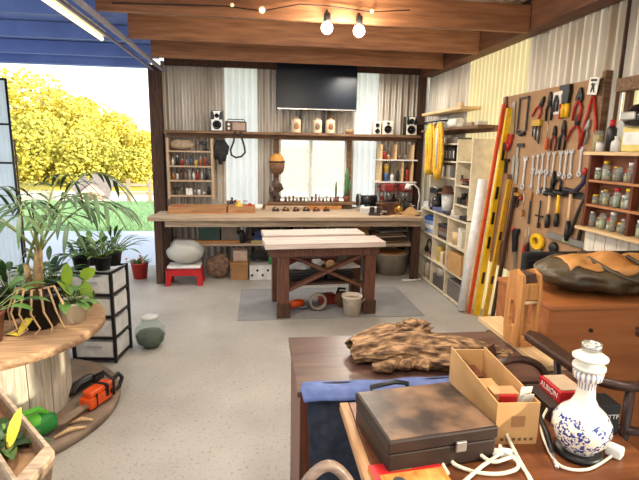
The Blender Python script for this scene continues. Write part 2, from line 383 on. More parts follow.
for i, (x, y, h, w, lb, m) in enumerate(tr): tree(x, y, (h+.35-.24*w)/.92, w, lb, 10+i, m, None, 13)
for i, (x, y, h, w, lb, m) in enumerate([(1.7,24,1.5,2.6,'sunlit bush seen through the left window pane',LEAF_Y), (3.6,25,1.9,2.8,'sunlit bush seen through the right window pane',LEAF_Y)]): tree(x, y, h, w, lb, 40+i, m)
# round dark bush, hut, post-and-rail fence, thin pole
b = MB(); r = random.Random(5)
for i in range(1500):
    u, v = r.random(), r.random()*6.28; q2 = math.sqrt(1-u*u); rr = .55*(.8+.25*r.random())
    p = Vector((1.3*rr*q2*math.cos(v), rr*q2*math.sin(v), rr*u)); n = Vector((r.uniform(-1,1), r.uniform(-1,1), r.uniform(-1,1))).normalized(); e = n.cross(Vector((0,0,1))).normalized()*.06; f2 = n.cross(e)*.08
    b.add([p-e, p-f2, p+e, p+f2], [(0,1,2,3)])
one('round_bush', 'round grey-green bush on the lawn edge left of the hut', 'bush', b, mat('bush_green', (168,166,104), (130,134,84), .8, 0, 4), (PY(27,196,15.6).x, 15.8, -.12))
p = PY(92, 200, 16.4)
t = thing('timber_hut', 'small pale pink timber hut with a grey pitched roof beyond the lawn', 'hut', (p.x, 16.4, -.24), .35)
MB().box(-.36, -.28, 0, .36, .28, .30).prism([(-.36,.30), (.36,.30), (0,.60)], -.28, .28, Matrix.Rotation(PI/2, 4, 'X')).obj('wall', wood('hut_boards', (236,206,186), (212,178,158), 'z'), t)
MB().bar((-.44,0,.27), (.02,0,.62), .66, .03, (0,1,0)).bar((.62,0,.40), (-.02,0,.62), .66, .03, (0,1,0)).obj('roof', plain('hut_roof', (150,142,142), .7), t)
MB().box(-.10, -.30, 0, .10, -.28, .28).obj('door', plain('hut_door', (176,136,116), .6), t)
t = thing('rail_fence', 'post and rail fence with white pickets at the end of the lawn', 'fence', (-3.9, 15.2, -.12))
for k in range(6): MB().box(-.05+k*.62, -.05, 0, .05+k*.62, .05, .72).obj('post', plain('fence_post', (196,170,140), .8), t)
MB().box(-.3, -.03, .5, 3.5, .03, .58).box(-.3, -.03, .24, 3.5, .03, .32).obj('rail', plain('fence_rail', (206,186,160), .8), t)
for k in range(9): MB().box(1.2+k*.12, -.09, .0, 1.27+k*.12, -.06, .5+.12*math.sin(k*2)).obj('picket', WHITE, t)
p = PY(24, 240, 7.6); one('thin_pole', 'thin upright rusty pole standing in the gravel yard', 'pole', MB().cyl((0,0,0), (0,0,1.75), .016, .012, 8), RUST, (p.x, 7.6, -.1))
# ------------------------------------------------------------------ back wall: long shelf, television, window sill
ZS = 1.79                                                      # top of the long shelf
one('long_wall_shelf', 'long brown timber shelf running across the back wall above the window', 'shelf',
    MB().box(-1.14, 6.20, ZS-.03, 2.12, 6.385, ZS).box(-1.14, 6.36, ZS-.08, 2.12, 6.388, ZS-.03), W_SHELF, bevel=.003)
def speaker(x, w, h, d, label, front, body, cones, rz=0):
    t = thing('bookshelf_speaker', label, 'speaker', (x, 6.28, ZS), rz, 'speakers on the long shelf')
    MB().box(-w/2, -d/2, 0, w/2, d/2, h).obj('cabinet', body, t, .004)
    MB().box(-w/2+.006, -d/2-.006, .006, w/2-.006, -d/2, h-.006).obj('front_panel', front, t, .002)
    for cz, r in cones:
        MB().lathe([(r, 0), (r*.92, .008), (r*.85, .004), (r*.3, -.004), (r*.28, .006), (0, .01)], (0,0,0), 20, Matrix.Translation((0,-d/2-.006,cz)) @ Matrix.Rotation(PI/2, 4, 'X')).obj('cone', BLACK, t)
    return t
t = speaker(-.50, .15, .25, .15, 'silver-fronted black bookshelf speaker beside the wooden radio', SILVER, BLACK, [(.075,.055), (.185,.028)])
for s in (-1, 1):
    MB().prism([(.03*s,.14), (.068*s,.14), (.068*s,.24), (.045*s,.235), (.03*s,.19)], 0, .006, Matrix.Translation((0,-.087,0)) @ Matrix.Rotation(PI/2, 4, 'X')).obj('trim', BLACK, t)
one('shelf_tray', 'thin dark board jutting from the long shelf under the silver speaker', 'board', MB().box(-.17, -.1, 0, .17, .08, .012), W_DARK, (-.52, 6.13, ZS-.06)) if False else None
t = thing('table_radio', 'dark wooden table radio with a metal front beside the silver speaker', 'radio', (-.27, 6.28, ZS))
MB().box(-.13, -.08, 0, .13, .08, .125).obj('case', wood('radio_case', (92,58,44), (60,36,28)), t, .006)
MB().box(-.04, -.088, .015, .118, -.08, .108).obj('grille', plain('radio_grille', (150,128,112), .4, .5), t)
for q in (.035, .085): MB().cyl((-.085,-.095,q), (-.085,-.08,q), .016, n=14).obj('knob', SILVER, t)
MB().tube([(-.11,0,.125), (-.1,0,.15), (.1,0,.15), (.11,0,.125)], .006, 6).obj('handle', BLACK, t)
speaker(1.535, .105, .165, .11, 'small cream speaker with two black cones, leftmost on the right end of the long shelf', plain('cream_front', (232,222,204)), plain('cream_body', (206,194,174)), [(.045,.032), (.118,.028)])
speaker(1.675, .14, .18, .12, 'cream speaker with one large black cone at the right end of the long shelf', plain('cream_front', (232,222,204)), plain('cream_body', (206,194,174)), [(.07,.052), (.145,.018)])
t = speaker(1.985, .15, .24, .14, 'tall silver and black speaker at the far right end of the long shelf', plain('cream_front', (232,222,204)), BLACK, [(.07,.055), (.175,.035)])
for s in (-1, 1):
    MB().prism([(.03*s,.135), (.068*s,.135), (.068*s,.23), (.05*s,.235), (.035*s,.19)], 0, .006, Matrix.Translation((0,-.08,0)) @ Matrix.Rotation(PI/2, 4, 'X')).obj('trim', BLACK, t)
# television hung above the window
t = thing('television', 'black flat screen television hung high above the window', 'television', (.745, 6.27, 2.075))
MB().box(-.51, -.035, 0, .51, .02, .575).obj('casing', BLACK, t, .006)
MB().box(-.497, -.038, .03, .497, -.034, .563).obj('screen', plain('tv_screen', (14,22,34), .3, spec=.25), t)
MB().box(-.5, -.041, .004, .5, -.035, .018).obj('lower_trim', SILVER, t)
for x in (-.20, .10): MB().box(x-.02, .04, -.275, x+.02, .06, .48).obj('mount_strap', BLACK, t)
MB().box(-.3, .06, .2, .3, .20, .24).box(-.25, .02, .2, .25, .04, .24).obj('bracket', DKGREY, t)
# painted tins on the shelf under the television
for i, (px, c) in enumerate(((296, (176,126,84)), (317, (138,110,92)), (330, (150,96,74)))):
    p = PY(px, 131, 6.26)
    t = thing('painted_canister', ['cream canister with a brown picture, left of the television straps on the long shelf', 'cream canister with a leafy picture, between the two television straps', 'cream canister with a reddish picture, right of the television straps'][i], 'canister', (p.x, 6.245, ZS), 0, 'canisters under the television')
    MB().lathe([(0,0), (.058,0), (.06,.01), (.06,.155), (.055,.165), (0,.165)], n=22).obj('body', mat('cream_tin', (222,202,168), (196,172,138), .5, 0, 20), t)
    MB().ell((0,-.055,.085), (.032,.012,.048), 10, 6).obj('picture', plain('picture_%d' % i, c, .6), t)
    MB().lathe([(0,.165), (.05,.165), (.048,.178), (.012,.18), (.012,.195), (0,.195)], n=16).obj('lid', plain('tin_lid', (170,146,118), .5), t)
one('woven_basket', 'small round woven basket right of the canisters on the long shelf', 'basket', MB().lathe([(.02,0), (.05,.0), (.065,.05), (.06,.055), (.045,.01), (0,.01)], n=18), mat('weave', (184,150,112), (120,92,64), .9, 0, 60, bump=.002), (1.18, 6.28, ZS))
# sill shelf and its ornaments
ZSILL = .905
one('sill_shelf', 'narrow timber sill shelf under the window crowded with small ornaments', 'shelf', MB().box(.12, 6.26, ZSILL-.035, 1.30, 6.41, ZSILL), W_SHELF, bevel=.003)
rs = random.Random(11)
cols = [(92,76,64), (150,120,96), (66,58,54), (176,148,120), (110,84,70), (84,96,84), (196,188,176), (70,62,60), (130,70,52), (160,150,140)]
for i in range(15):
    x = .36+i*.05; h = .05+.06*rs.random(); r0 = .014+.006*rs.random(); c = cols[i % 10]
    kind = i % 3
    b = MB()
    if kind == 0: b.lathe([(0,0), (r0,0), (r0,h*.6), (r0*.4,h*.75), (r0*.4,h), (0,h)], n=12); nm = 'small_bottle'
    elif kind == 1: b.lathe([(0,0), (r0*.6,0), (r0*1.15,h*.35), (r0*.8,h*.6), (r0*.95,h*.7), (0,h*.7)], n=12); nm = 'small_vase'
    else: b.lathe([(0,0), (r0,0), (r0*.9,.01), (r0*.5,h*.5), (r0*.8,h*.75), (r0*.5,h*.95), (0,h)], n=12); nm = 'carved_figure'
    one(nm, f"small {'bottle' if kind==0 else 'vase' if kind==1 else 'carved figure'} on the window sill, {ORD[i]} ornament from the left", nm.split('_')[1], b, plain('orn_%d' % (i % 10), c, .5), (x, 6.33+.02*(i % 2), ZSILL), 0, 'ornaments on the window sill')
t = thing('tall_cactus', 'tall green cactus standing at the right side of the window', 'cactus', (1.17, 6.33, ZSILL))
MB().lathe([(.03,0), (.045,.07), (.042,.075), (.03,.06), (0,.06)], n=16).obj('pot', plain('terracotta', (150,86,58), .7), t)
b = MB(); b.tube([(0,0,.06), (0,0,.2), (.004,0,.36), (0,0,.45)], [.022,.026,.026,.008], 10); b.tube([(.02,0,.16), (.05,0,.18), (.052,0,.28)], [.012,.015,.006], 8); b.obj('stem', mat('cactus', (84,136,84), (56,100,62), .6, 0, 40), t)
t = thing('thin_cactus', 'slimmer olive cactus inside the right half of the window', 'cactus', (1.03, 6.33, ZSILL))
MB().lathe([(.02,0), (.03,.05), (.02,.045), (0,.045)], n=14).obj('pot', plain('terracotta', (150,86,58), .7), t)
MB().tube([(0,0,.04), (0,0,.18), (.002,0,.27)], [.012,.016,.006], 9).obj('stem', mat('cactus2', (116,124,84), (84,94,60), .6, 0, 40), t)
# hanging carved heads left of the window
t = thing('beehive_lantern', 'round amber and brown woven lantern hanging left of the window', 'lantern', (.245, 6.33, 1.36))
MB().lathe([(0,.17), (.05,.16), (.085,.12), (.098,.06), (.1,.04)], n=20).obj('crown', mat('amber_weave', (226,166,84), (176,112,48), .7, 0, 50, bump=.002), t)
MB().lathe([(.1,.04), (.098,-.02), (.08,-.07), (.045,-.1), (0,-.105)], n=20).obj('bowl', mat('brown_weave', (132,94,66), (84,58,42), .8, 0, 50, bump=.002), t)
MB().lathe([(.095,.045), (.106,.05), (.106,.07), (.093,.075)], n=20).obj('band', W_DARK, t)
MB().cyl((0,0,.16), (0,.02,.395), .003, n=6).obj('cord', BLACK, t)
t = thing('driftwood_ornament', 'dark carved twisted wood ornament standing below the amber lantern', 'ornament', (.235, 6.33, ZSILL))
b = MB(); pts = [(0,0,0), (.03,0,.06), (-.03,.0,.12), (.035,0,.19), (-.015,0,.26), (.01,0,.32)]
b.tube(pts, [.06,.035,.04,.03,.045,.015], 10); b.tube([(-.02,0,.05), (-.08,-.01,.1), (-.09,0,.2)], [.025,.018,.006], 8); b.tube([(.02,0,.13), (.08,-.01,.17), (.06,0,.24)], [.02,.02,.008], 8)
b.obj('trunk', mat('dark_carving', (88,66,56), (46,34,30), .7, 0, 18, bump=.004), t)
b = MB(); b.ell((0,-.015,.22), (.055,.04,.06), 12, 8); b.obj('head', mat('carved_face', (104,76,62), (56,40,34), .6, 0, 20, bump=.004), t)

# ------------------------------------------------------------------ left shelf rack on the back wall
XL0, XL1 = -1.125, -.585
W_RACK = wood('rack_pale', (196,172,142), (158,132,104), 'z', .65)
t = thing('wall_rack', 'open timber rack of small bottles on the back wall left of the clear sheet', 'shelf unit', (0, 0, 0))
for x in (XL0, XL1): MB().box(x, 6.22, .94, x+.03, 6.45, 1.70).obj('side_panel', W_RACK, t, .002)
RZ = [1.545, 1.36, 1.18, .99]
for z in RZ: MB().box(XL0+.03, 6.22, z-.02, XL1, 6.45, z).obj('shelf', W_RACK, t, .002)
r = random.Random(21)
pal = [('white',(226,222,214)), ('red',(178,52,44)), ('grey',(120,116,112)), ('black',(40,38,38)), ('amber',(176,112,48)), ('blue',(70,92,140)), ('brown',(110,78,58)), ('green',(76,112,76)), ('yellow',(214,176,72)), ('silver',(180,178,174))]
def bottle(x, y, z, h, w, ci, capc, label, group, kind='bottle'):
    t = thing({'bottle':'bottle','spray_can':'spray_can','jar':'jar','tin':'paint_tin'}[kind], label, {'bottle':'bottle','spray_can':'spray can','jar':'jar','tin':'tin'}[kind], (x, y, z), 0, group)
    m = plain('bottle_'+pal[ci][0], pal[ci][1], .35)
    if kind == 'bottle': MB().lathe([(0,0), (w,0), (w,h*.55), (w*.9,h*.65), (w*.38,h*.78), (w*.38,h*.84), (0,h*.84)], n=14).obj('body', m, t); MB().cyl((0,0,h*.84), (0,0,h), w*.45, n=12).obj('cap', capc, t)
    elif kind == 'spray_can': MB().lathe([(0,0), (w,0), (w,h*.72), (w*.6,h*.8), (0,h*.8)], n=14).obj('body', m, t); MB().cyl((0,0,h*.8), (0,0,h), w*.55, n=12).obj('cap', capc, t)
    elif kind == 'tin': MB().lathe([(0,0), (w,0), (w,h), (w*.9,h), (w*.88,h-.006), (0,h-.006)], n=16).obj('body', m, t); MB().lathe([(w*1.02,h-.01), (w*1.04,h-.005), (w*1.02,h)], n=16).obj('rim', SILVER, t)
    return t
for ri, (z, n, rowname) in enumerate(((RZ[1], 9, 'second'), (RZ[2], 10, 'third'))):
    for i in range(n):
        x = XL0+.062+i*(.455/(n-1)); kd = ['bottle','spray_can','tin'][r.randrange(3)]; ci = [(0,3,1,2,5,8,4,1,6), (4,0,6,2,9,0,1,9,3,2)][ri][i]; h = r.uniform(.07, .135); w = r.uniform(.014, .02)
        capc = [BLACK, WHITE, RED][r.randrange(3)]
        bottle(x, 6.30, z, h, w, ci, capc, f"{pal[ci][0]} {kd.replace('_',' ')} on the {rowname} shelf of the left wall rack, {ORD[i]} from left", 'bottles on the left wall rack', kd)
# top compartment: grey bundle and black drill; lowest shelf: drill, box, tins
b = MB(); b.tube([(-.15,0,.07), (-.08,0,.075), (.0,-.01,.07), (.07,0,.08), (.13,0,.06)], [.04,.065,.06,.055,.03], 12)
one('rolled_bag', 'pale rolled canvas bag in the top compartment of the left wall rack', 'bag', b, mat('canvas_roll', (192,172,146), (140,118,96), .9, 0, 14, bump=.006), (-.93, 6.31, RZ[0]))
def drill(x, y, z, rz, s, label, c, group=None):
    t = thing('power_drill', label, 'drill', (x, y, z), rz, group)
    MB().tube([(-.09*s,0,.13*s), (0,0,.135*s), (.05*s,0,.13*s)], [.026*s,.03*s,.024*s], 12).obj('motor_body', c, t)
    MB().bar((-.055*s,0,.13*s), (-.07*s,0,.03*s), .036*s, .03*s).obj('handle', BLACK, t, .006*s)
    MB().box(-.11*s, -.024*s, 0, -.03*s, .024*s, .035*s).obj('battery', BLACK, t, .004*s)
    MB().lathe([(.022*s,0), (.024*s,.02*s), (.012*s,.045*s), (0,.05*s)], M=Matrix.Translation((.05*s,0,.13*s)) @ Matrix.Rotation(PI/2, 4, 'Y'), n=12).obj('chuck', SILVER, t)
drill(-.70, 6.31, RZ[0], 2.9, .72, 'black power drill in the top compartment of the left wall rack', DKGREY)
drill(-1.01, 6.31, RZ[3], 0, .6, 'dark power drill on the lowest shelf of the left wall rack', DKGREY)
one('white_carton', 'small white carton on the lowest shelf of the left wall rack', 'carton', MB().box(-.04, -.03, 0, .04, .03, .085), WHITE, (-.875, 6.3, RZ[3]), .2, bevel=.003)
for i, (x, ci, kd) in enumerate(((-.80,2,'tin'), (-.75,0,'bottle'), (-.69,9,'tin'), (-.63,3,'spray_can'))):
    bottle(x, 6.3, RZ[3], [.06,.09,.05,.11][i], .022, ci, BLACK, f"{pal[ci][0]} {kd.replace('_',' ')} right of the white carton on the rack's lowest shelf", 'bottles on the left wall rack', kd)
# glove bundle and strap hanging under the shelf
t = thing('work_gloves', 'dark work gloves hanging in a bundle right of the left wall rack', 'gloves', (-.475, 6.33, 1.68))
b = MB()
for k, (dx, L) in enumerate(((-.05,.24), (0,.30), (.045,.26), (.07,.18))): b.tube([(dx*.3,0,0), (dx,-.02,-L*.5), (dx*1.05,-.01,-L)], [.03,.05,.022], 10)
b.obj('fabric', mat('glove_dark', (58,56,58), (34,34,38), .9, 0, 20, bump=.004), t)
MB().cyl((0,0,.0), (0,.05,.0), .006, n=8).obj('hook', IRONDK, t)
p = PY(238, 133, 6.18)
b = MB(); b.tube([(-.035,0,0), (-.055,0,-.12), (-.095,0,-.22), (-.085,0,-.285), (-.03,0,-.315), (.04,0,-.3), (.085,0,-.25), (.075,0,-.17), (.04,0,-.06), (.03,0,0)], .012, 8)
one('leather_strap', 'looped black leather strap hanging from the shelf over the clear sheet', 'strap', b, plain('black_leather', (34,30,30), .5), (p.x, 6.185, ZS-.005))

# ------------------------------------------------------------------ right shelf rack on the back wall
t = thing('wall_rack', 'pale open rack with thin shelves right of the window clear sheet', 'shelf unit', (0,0,0))
R2 = [1.475, 1.185]
for x in (1.60, 2.03): MB().box(x, 6.24, 1.15, x+.022, 6.46, 1.67).obj('side_panel', W_PALE, t, .002)
MB().box(1.80, 6.25, R2[0], 1.82, 6.46, 1.67).obj('divider', W_PALE, t); MB().box(1.90, 6.25, R2[1], 1.92, 6.46, R2[0]-.016).obj('divider', W_PALE, t)
for z in R2: MB().box(1.54 if z < 1.3 else 1.57, 6.22, z-.016, 2.10, 6.46, z).obj('shelf', WHITE, t, .002)
k = 0
for x, z, h, w, ci, kd, lb in ((1.66,R2[0],.11,.03,1,'tin','red paint tin on the top shelf of the right wall rack'), (1.72,R2[0],.06,.022,4,'tin','low amber tin beside the red tin on the right wall rack'), (1.87,R2[0],.05,.03,6,'tin','flat brown tin in the right half of the rack top shelf'), (1.95,R2[0],.08,.02,2,'bottle','grey bottle at the right of the rack top shelf'),
    (1.70,R2[1],.12,.035,5,'tin','blue tin standing under a yellow one on the right wall rack'), (1.78,R2[1],.1,.026,0,'tin','white tin on the lower shelf of the right wall rack'), (1.86,R2[1],.15,.02,3,'spray_can','black spray can on the lower shelf of the right wall rack'), (1.985,R2[1],.2,.022,1,'spray_can','red spray can at the right end of the rack lower shelf')):
    bottle(x, 6.30, z, h, w, ci, BLACK, lb, 'tins on the right wall rack', kd)
bottle(1.70, 6.30, R2[1]+.122, .11, .034, 8, BLACK, 'yellow tin stacked on the blue tin in the right wall rack', 'tins on the right wall rack', 'tin')
one('tool_rail', 'narrow rail of small hanging tools under the right wall rack', 'rail', MB().box(1.58, 6.28, 1.10, 2.05, 6.30, 1.125), W_SHELF)
for i in range(8):
    x = 1.62+i*.055
    t = thing('chisel', f'small chisel hanging under the right wall rack, {ORD[i]} from left', 'chisel', (x, 6.265, 1.115), 0, 'chisels under the right wall rack')
    MB().cyl((0,0,-.005), (0,0,.0-.06), .008, .010, 8).obj('handle', [RED, W_OAK, BLACK, YELLOW][i % 4], t); MB().box(-.005, -.002, -.14, .005, .002, -.06).obj('blade', SILVER, t)

# ------------------------------------------------------------------ long workbench
ZB = .81
t = thing('workbench', 'long weathered plank workbench along the back wall', 'workbench', (0,0,0))
MB().box(-1.235, 5.52, ZB-.045, 1.98, 5.80, ZB).box(-1.20, 5.805, ZB-.045, 1.98, 6.08, ZB).box(-1.12, 6.085, ZB-.045, 2.02, 6.42, ZB).obj('benchtop', W_GREY, t, .004)
MB().box(-1.06, 5.60, ZB-.125, 1.98, 5.635, ZB-.05).obj('apron', W_GREY, t, .003)
for x in (-1.19, .42, 1.90):
    for y in (5.64, 6.22): MB().box(x, y, 0, x+.09, y+.09, ZB-.047).obj('leg', W_DARK, t, .004)
MB().box(-1.06, 5.88, .40, .41, 6.22, .435).obj('shelf', W_GREY, t, .003)
MB().box(.52, 5.78, .40, 1.96, 6.22, .435).obj('shelf', W_GREY, t, .003)
# trays on the bench
W_TRAY = wood('tray_wood', (186,140,96), (150,106,70), 'x', .6)
def tray(x, y, L, w, label):
    t = thing('wooden_tray', label, 'tray', (x, y, ZB))
    MB().box(-L/2, -w/2, 0, L/2, w/2, .012).obj('base', W_OAK, t)
    for s in (-1, 1): MB().box(-L/2, s*w/2, .012, L/2, s*(w/2-.014), .085).obj('side_panel', W_TRAY, t, .002)
    for s in (-1, 1): MB().box(s*L/2, -w/2+.014, .012, s*(L/2-.014), w/2-.014, .085).obj('end_panel', W_TRAY, t, .002)
tray(-.72, 5.95, .68, .24, 'long shallow wooden tray of small tools on the left of the bench')
tray(-.20, 5.97, .32, .24, 'short wooden tray holding bright tools right of the long tray')
def screwdriver(x, y, z, rz, c, label, g, L=.16):
    t = thing('screwdriver', label, 'screwdriver', (x, y, z), rz, g)
    MB().lathe([(0,0), (.010,0), (.012,.03), (.009,.06), (.011,.075), (0,.075)], M=Matrix.Rotation(PI/2, 4, 'Y'), n=10).obj('handle', c, t)
    MB().cyl((.075,0,0), (L,0,0), .0035, n=8).obj('shaft', SILVER, t)
for i in range(7):
    cs = [RED, DKGREY, RED, BLACK, BLUE, DKGREY, RED][i]
    screwdriver(-1.02+i*.085, 5.93+.02*(i % 3), ZB+.026+.018*(i % 2), .25*((i*7) % 5-2), cs, f"{['red','grey','red','black','blue','grey','red'][i]}-handled screwdriver in the long tray, {ORD[i]} from left", 'screwdrivers in the long tray')
t = thing('red_pliers', 'red-handled pliers at the left end of the long wooden tray', 'pliers', (-1.0, 5.93, ZB+.07), .3)
MB().tube([(0,.0,0), (.05,.02,0), (.11,.012,0)], .009, 8).tube([(0,-.0,0), (.05,-.02,0), (.11,-.012,0)], .009, 8).obj('handle', RED, t); MB().bar((.1,0,0), (.17,0,0), .02, .012).obj('jaw', IRONDK, t)
b = MB(); b.lathe([(0,0), (.05,0), (.055,.05), (.035,.09), (.02,.1), (.02,.13), (0,.13)], n=14)
one('yellow_bottle', 'bright yellow squat bottle standing in the short wooden tray', 'bottle', b, YELLOW, (-.235, 5.97, ZB+.013))
one('red_ball_tool', 'red rounded chalk reel at the right end of the short tray', 'tool', MB().ell((0,0,.04), (.05,.035,.04), 12, 8).box(-.02, -.012, .07, .02, .012, .1), RED, (-.1, 5.95, ZB+.013))
for i, (x, h, ci, kd) in enumerate(((-.33,.16,3,'bottle'), (-.37,.12,6,'tin'), (-.29,.13,2,'spray_can'), (-.16,.12,0,'tin'))):
    bottle(x, 6.19+.02*(i % 2), ZB, h, .03, ci, [BLACK, WHITE, RED, BLACK][i], f"{pal[ci][0]} {kd.replace('_',' ')} standing behind the short tray on the bench", 'bottles behind the short tray', kd)
one('white_tub', 'low white tub behind the short tray against the clear sheet', 'tub', MB().lathe([(0,0), (.085,0), (.1,.07), (.092,.07), (.08,.01), (0,.01)], n=20), WHITE, (-.04, 6.2, ZB))
# timber strips and hand tools along the bench top under the window
for i, (x0, x1, y, z) in enumerate(((.02,1.25,6.34,.0), (.1,1.1,6.28,.0), (.09,.62,6.2,.0))):
    one('timber_offcut', ['long timber offcut lying at the back of the bench under the sill', 'second timber offcut in front of the back one on the bench', 'shorter timber offcut at the left under the window'][i], 'offcut', MB().box(x0, y-.025, 0, x1, y+.025, .05), [W_SHELF, W_OAK, W_GREY][i], (0,0,ZB), bevel=.003)
for i in range(6):
    x = .22+i*.13
    one('hand_plane', f"small dark hand tool on the bench under the window, {ORD[i]} from left", 'tool', MB().box(-.045, -.02, 0, .045, .02, .022).tube([(-.03,0,.02), (-.025,0,.045), (0,0,.05)], .01, 8).cyl((.025,0,.02), (.025,0,.04), .01), [IRONDK, RUST, W_DARK][i % 3], (x, 6.07, ZB), .3*(i % 3), 'hand tools under the window')
# machines at the right of the bench
t = thing('bench_grinder', 'black bench grinder with two guarded wheels right of the window', 'grinder', (1.42, 6.12, ZB))
MB().box(-.09, -.06, 0, .09, .06, .04).tube([(0,0,.03), (0,0,.09)], [.05,.04], 12).obj('base', DKGREY, t, .004)
MB().cyl((-.09,0,.14), (.09,0,.14), .065, n=20).obj('motor', BLACK, t)
for s in (-1, 1):
    MB().cyl((s*.10,0,.14), (s*.145,0,.14), .08, n=22).obj('guard', BLACK, t); MB().cyl((s*.11,-.002,.14), (s*.135,-.002,.14), .083, n=22).obj('wheel', GREY, t)
t = thing('anvil', 'small dark steel anvil on the bench beside the grinder', 'anvil', (1.61, 5.74, ZB), .1)
b = MB(); b.prism([(-.09,0), (.09,0), (.05,.05), (.05,.09), (.12,.12), (.12,.15), (-.08,.15), (-.19,.145), (-.08,.10), (-.05,.08), (-.05,.05)], -.04, .04, Matrix.Rotation(PI/2, 4, 'X')); b.obj('body', RUST, t, .004)
one('white_box', 'flat white box lying on the bench left of the anvil', 'box', MB().box(-.11, -.08, 0, .11, .08, .05).box(-.113, -.083, .05, .113, .083, .075), WHITE, (1.40, 5.90, ZB), .05, bevel=.003)
t = thing('bench_vice', 'dark bench vice clamped to the bench front left of the anvil', 'vice', (1.41, 5.70, ZB), -.2)
MB().box(-.07, -.05, 0, .07, .05, .03).obj('base', IRONDK, t, .005); MB().box(-.06, -.04, .03, .0, .04, .10).obj('fixed_jaw', IRONDK, t, .006); MB().box(.025, -.04, .03, .07, .04, .10).obj('moving_jaw', IRONDK, t, .006)
MB().cyl((.07,0,.05), (.15,0,.05), .012).obj('screw', SILVER, t); MB().cyl((.14,-.07,.05), (.14,.07,.05), .006).obj('handle', SILVER, t)
def drillpress(x, y, label, c):
    t = thing('drill_press', label, 'drill press', (x, y, ZB))
    MB().box(-.07, -.09, 0, .07, .09, .025).obj('base', DKGREY, t, .003); MB().cyl((0,.06,.02), (0,.06,.26), .016).obj('column', SILVER, t)
    MB().box(-.055, -.08, .19, .055, .1, .26).obj('head', c, t, .012); MB().cyl((0,-.045,.19), (0,-.045,.12), .014, .008).obj('chuck', SILVER, t)
    MB().cyl((0,-.04,.09), (0,-.04,.1), .05).obj('table', IRONDK, t)
    t.scale = (1.2, 1.2, 1.35)
    for k in range(3):
        a = k*2.09; MB().cyl((.055,-.02,.22), (.075,-.02+.07*math.cos(a),.22+.07*math.sin(a)), .004, n=6).obj('lever', RED, t)
drillpress(1.69, 6.16, 'red-headed drill press at the back of the bench, left one of two', plain('press_red', (140,46,42), .4))
drillpress(1.925, 6.16, 'red-headed drill press at the back of the bench, right one near the corner', plain('press_red', (140,46,42), .4))
for i, (x, y, s, m, lb) in enumerate(((1.53,6.36,.08,IRONDK,'dark carved iron block behind the grinder on the bench'), (1.80,6.02,.09,RUST,'rusty iron block between the drill presses on the bench'), (1.72,5.92,.08,W_OAK,'light wooden block in front of the left drill press'))):
    one('iron_block' if i < 2 else 'wooden_block', lb, 'block', MB().box(-s/2, -s/2, 0, s/2, s/2, s*.8).cyl((0,0,s*.8), (0,0,s*1.1), s*.3), m, (x, y, ZB), .4*i, bevel=.008)
one('leather_hide', 'tan leather hide draped over the right end of the bench', 'leather', MB().grid(lambda u, v: (-.12+.26*u, -.13+.26*v, .005+.085*math.exp(-((u-.55)**2+(v-.5)**2)*9)+.01*math.sin(9*u+5*v)), 16, 12), mat('tan_hide', (176,136,86), (140,102,62), .7, 0, 8), (1.86, 5.74, ZB+.003), .1, solid=.004)
one('wood_scrap', 'pale curved wood scrap at the front of the bench under the leather', 'offcut', MB().prism([(-.15,0), (-.1,-.04), (.05,-.035), (.16,0), (.05,.02), (-.08,.03)], 0, .018), W_PALE, (1.72, 5.59, ZB), 0)
# clutter of old tools piled at the right end of the bench
def oilcan(x, y, z, m, label):
    t = thing('oil_can', label, 'oil can', (x, y, z)); MB().lathe([(0,0), (.045,0), (.045,.05), (.018,.08), (.008,.09), (0,.09)], n=16).obj('body', m, t); MB().tube([(0,0,.085), (.01,0,.12), (.05,0,.17)], [.006,.005,.003], 8).obj('spout', m, t)
oilcan(1.56, 5.98, ZB, RUST, 'rusty oil can with a thin spout behind the white box on the bench'); oilcan(1.585, 6.10, ZB, IRONDK, 'dark oil can with a thin spout left of the drill presses')
def gclamp(x, y, z, s, m, label, rz):
    t = thing('g_clamp', label, 'clamp', (x, y, z), rz); MB().tube([(-s*.4,0,s*.1), (-s*.5,0,s*.1), (-s*.5,0,s*.95), (s*.35,0,s*.95), (s*.4,0,s*.85)], s*.09, 8).obj('frame', m, t); MB().cyl((s*.38,0,s*.3), (s*.38,0,s*.85), s*.05, n=8).obj('screw', SILVER, t); MB().cyl((s*.15,0,s*.28), (s*.6,0,s*.28), s*.03, n=8).obj('handle', SILVER, t); MB().box(-s*.55, -s*.2, 0, s*.5, s*.2, s*.06).obj('foot', m, t)
gclamp(1.81, 6.22, ZB, .14, IRONDK, 'dark g-clamp standing between the two drill presses', .2); gclamp(1.56, 6.24, ZB, .17, RUST, 'rusty g-clamp at the back of the bench left of the drill presses', -.3); gclamp(1.92, 5.95, ZB, .15, IRONDK, 'dark g-clamp in front of the right drill press', .8)
for i, (x, y, h, ci, kd) in enumerate(((1.47,6.27,.16,6,'bottle'), (1.67,6.36,.22,1,'spray_can'), (1.75,6.36,.18,4,'bottle'), (1.83,6.36,.2,3,'spray_can'), (1.90,6.36,.15,8,'tin'), (1.98,6.36,.2,6,'bottle'), (1.62,5.90,.07,9,'tin'), (1.97,5.92,.1,3,'tin'))):
    bottle(x, y, ZB, h, .028, ci, [BLACK, WHITE, RED][i % 3], f"{pal[ci][0]} {kd.replace('_',' ')} in the bench's right-hand clutter, {['behind the grinder','left at the back','behind the left press','between the presses','behind the right press','in the corner','beside the wooden block','by the cubes'][i]}", None, kd)
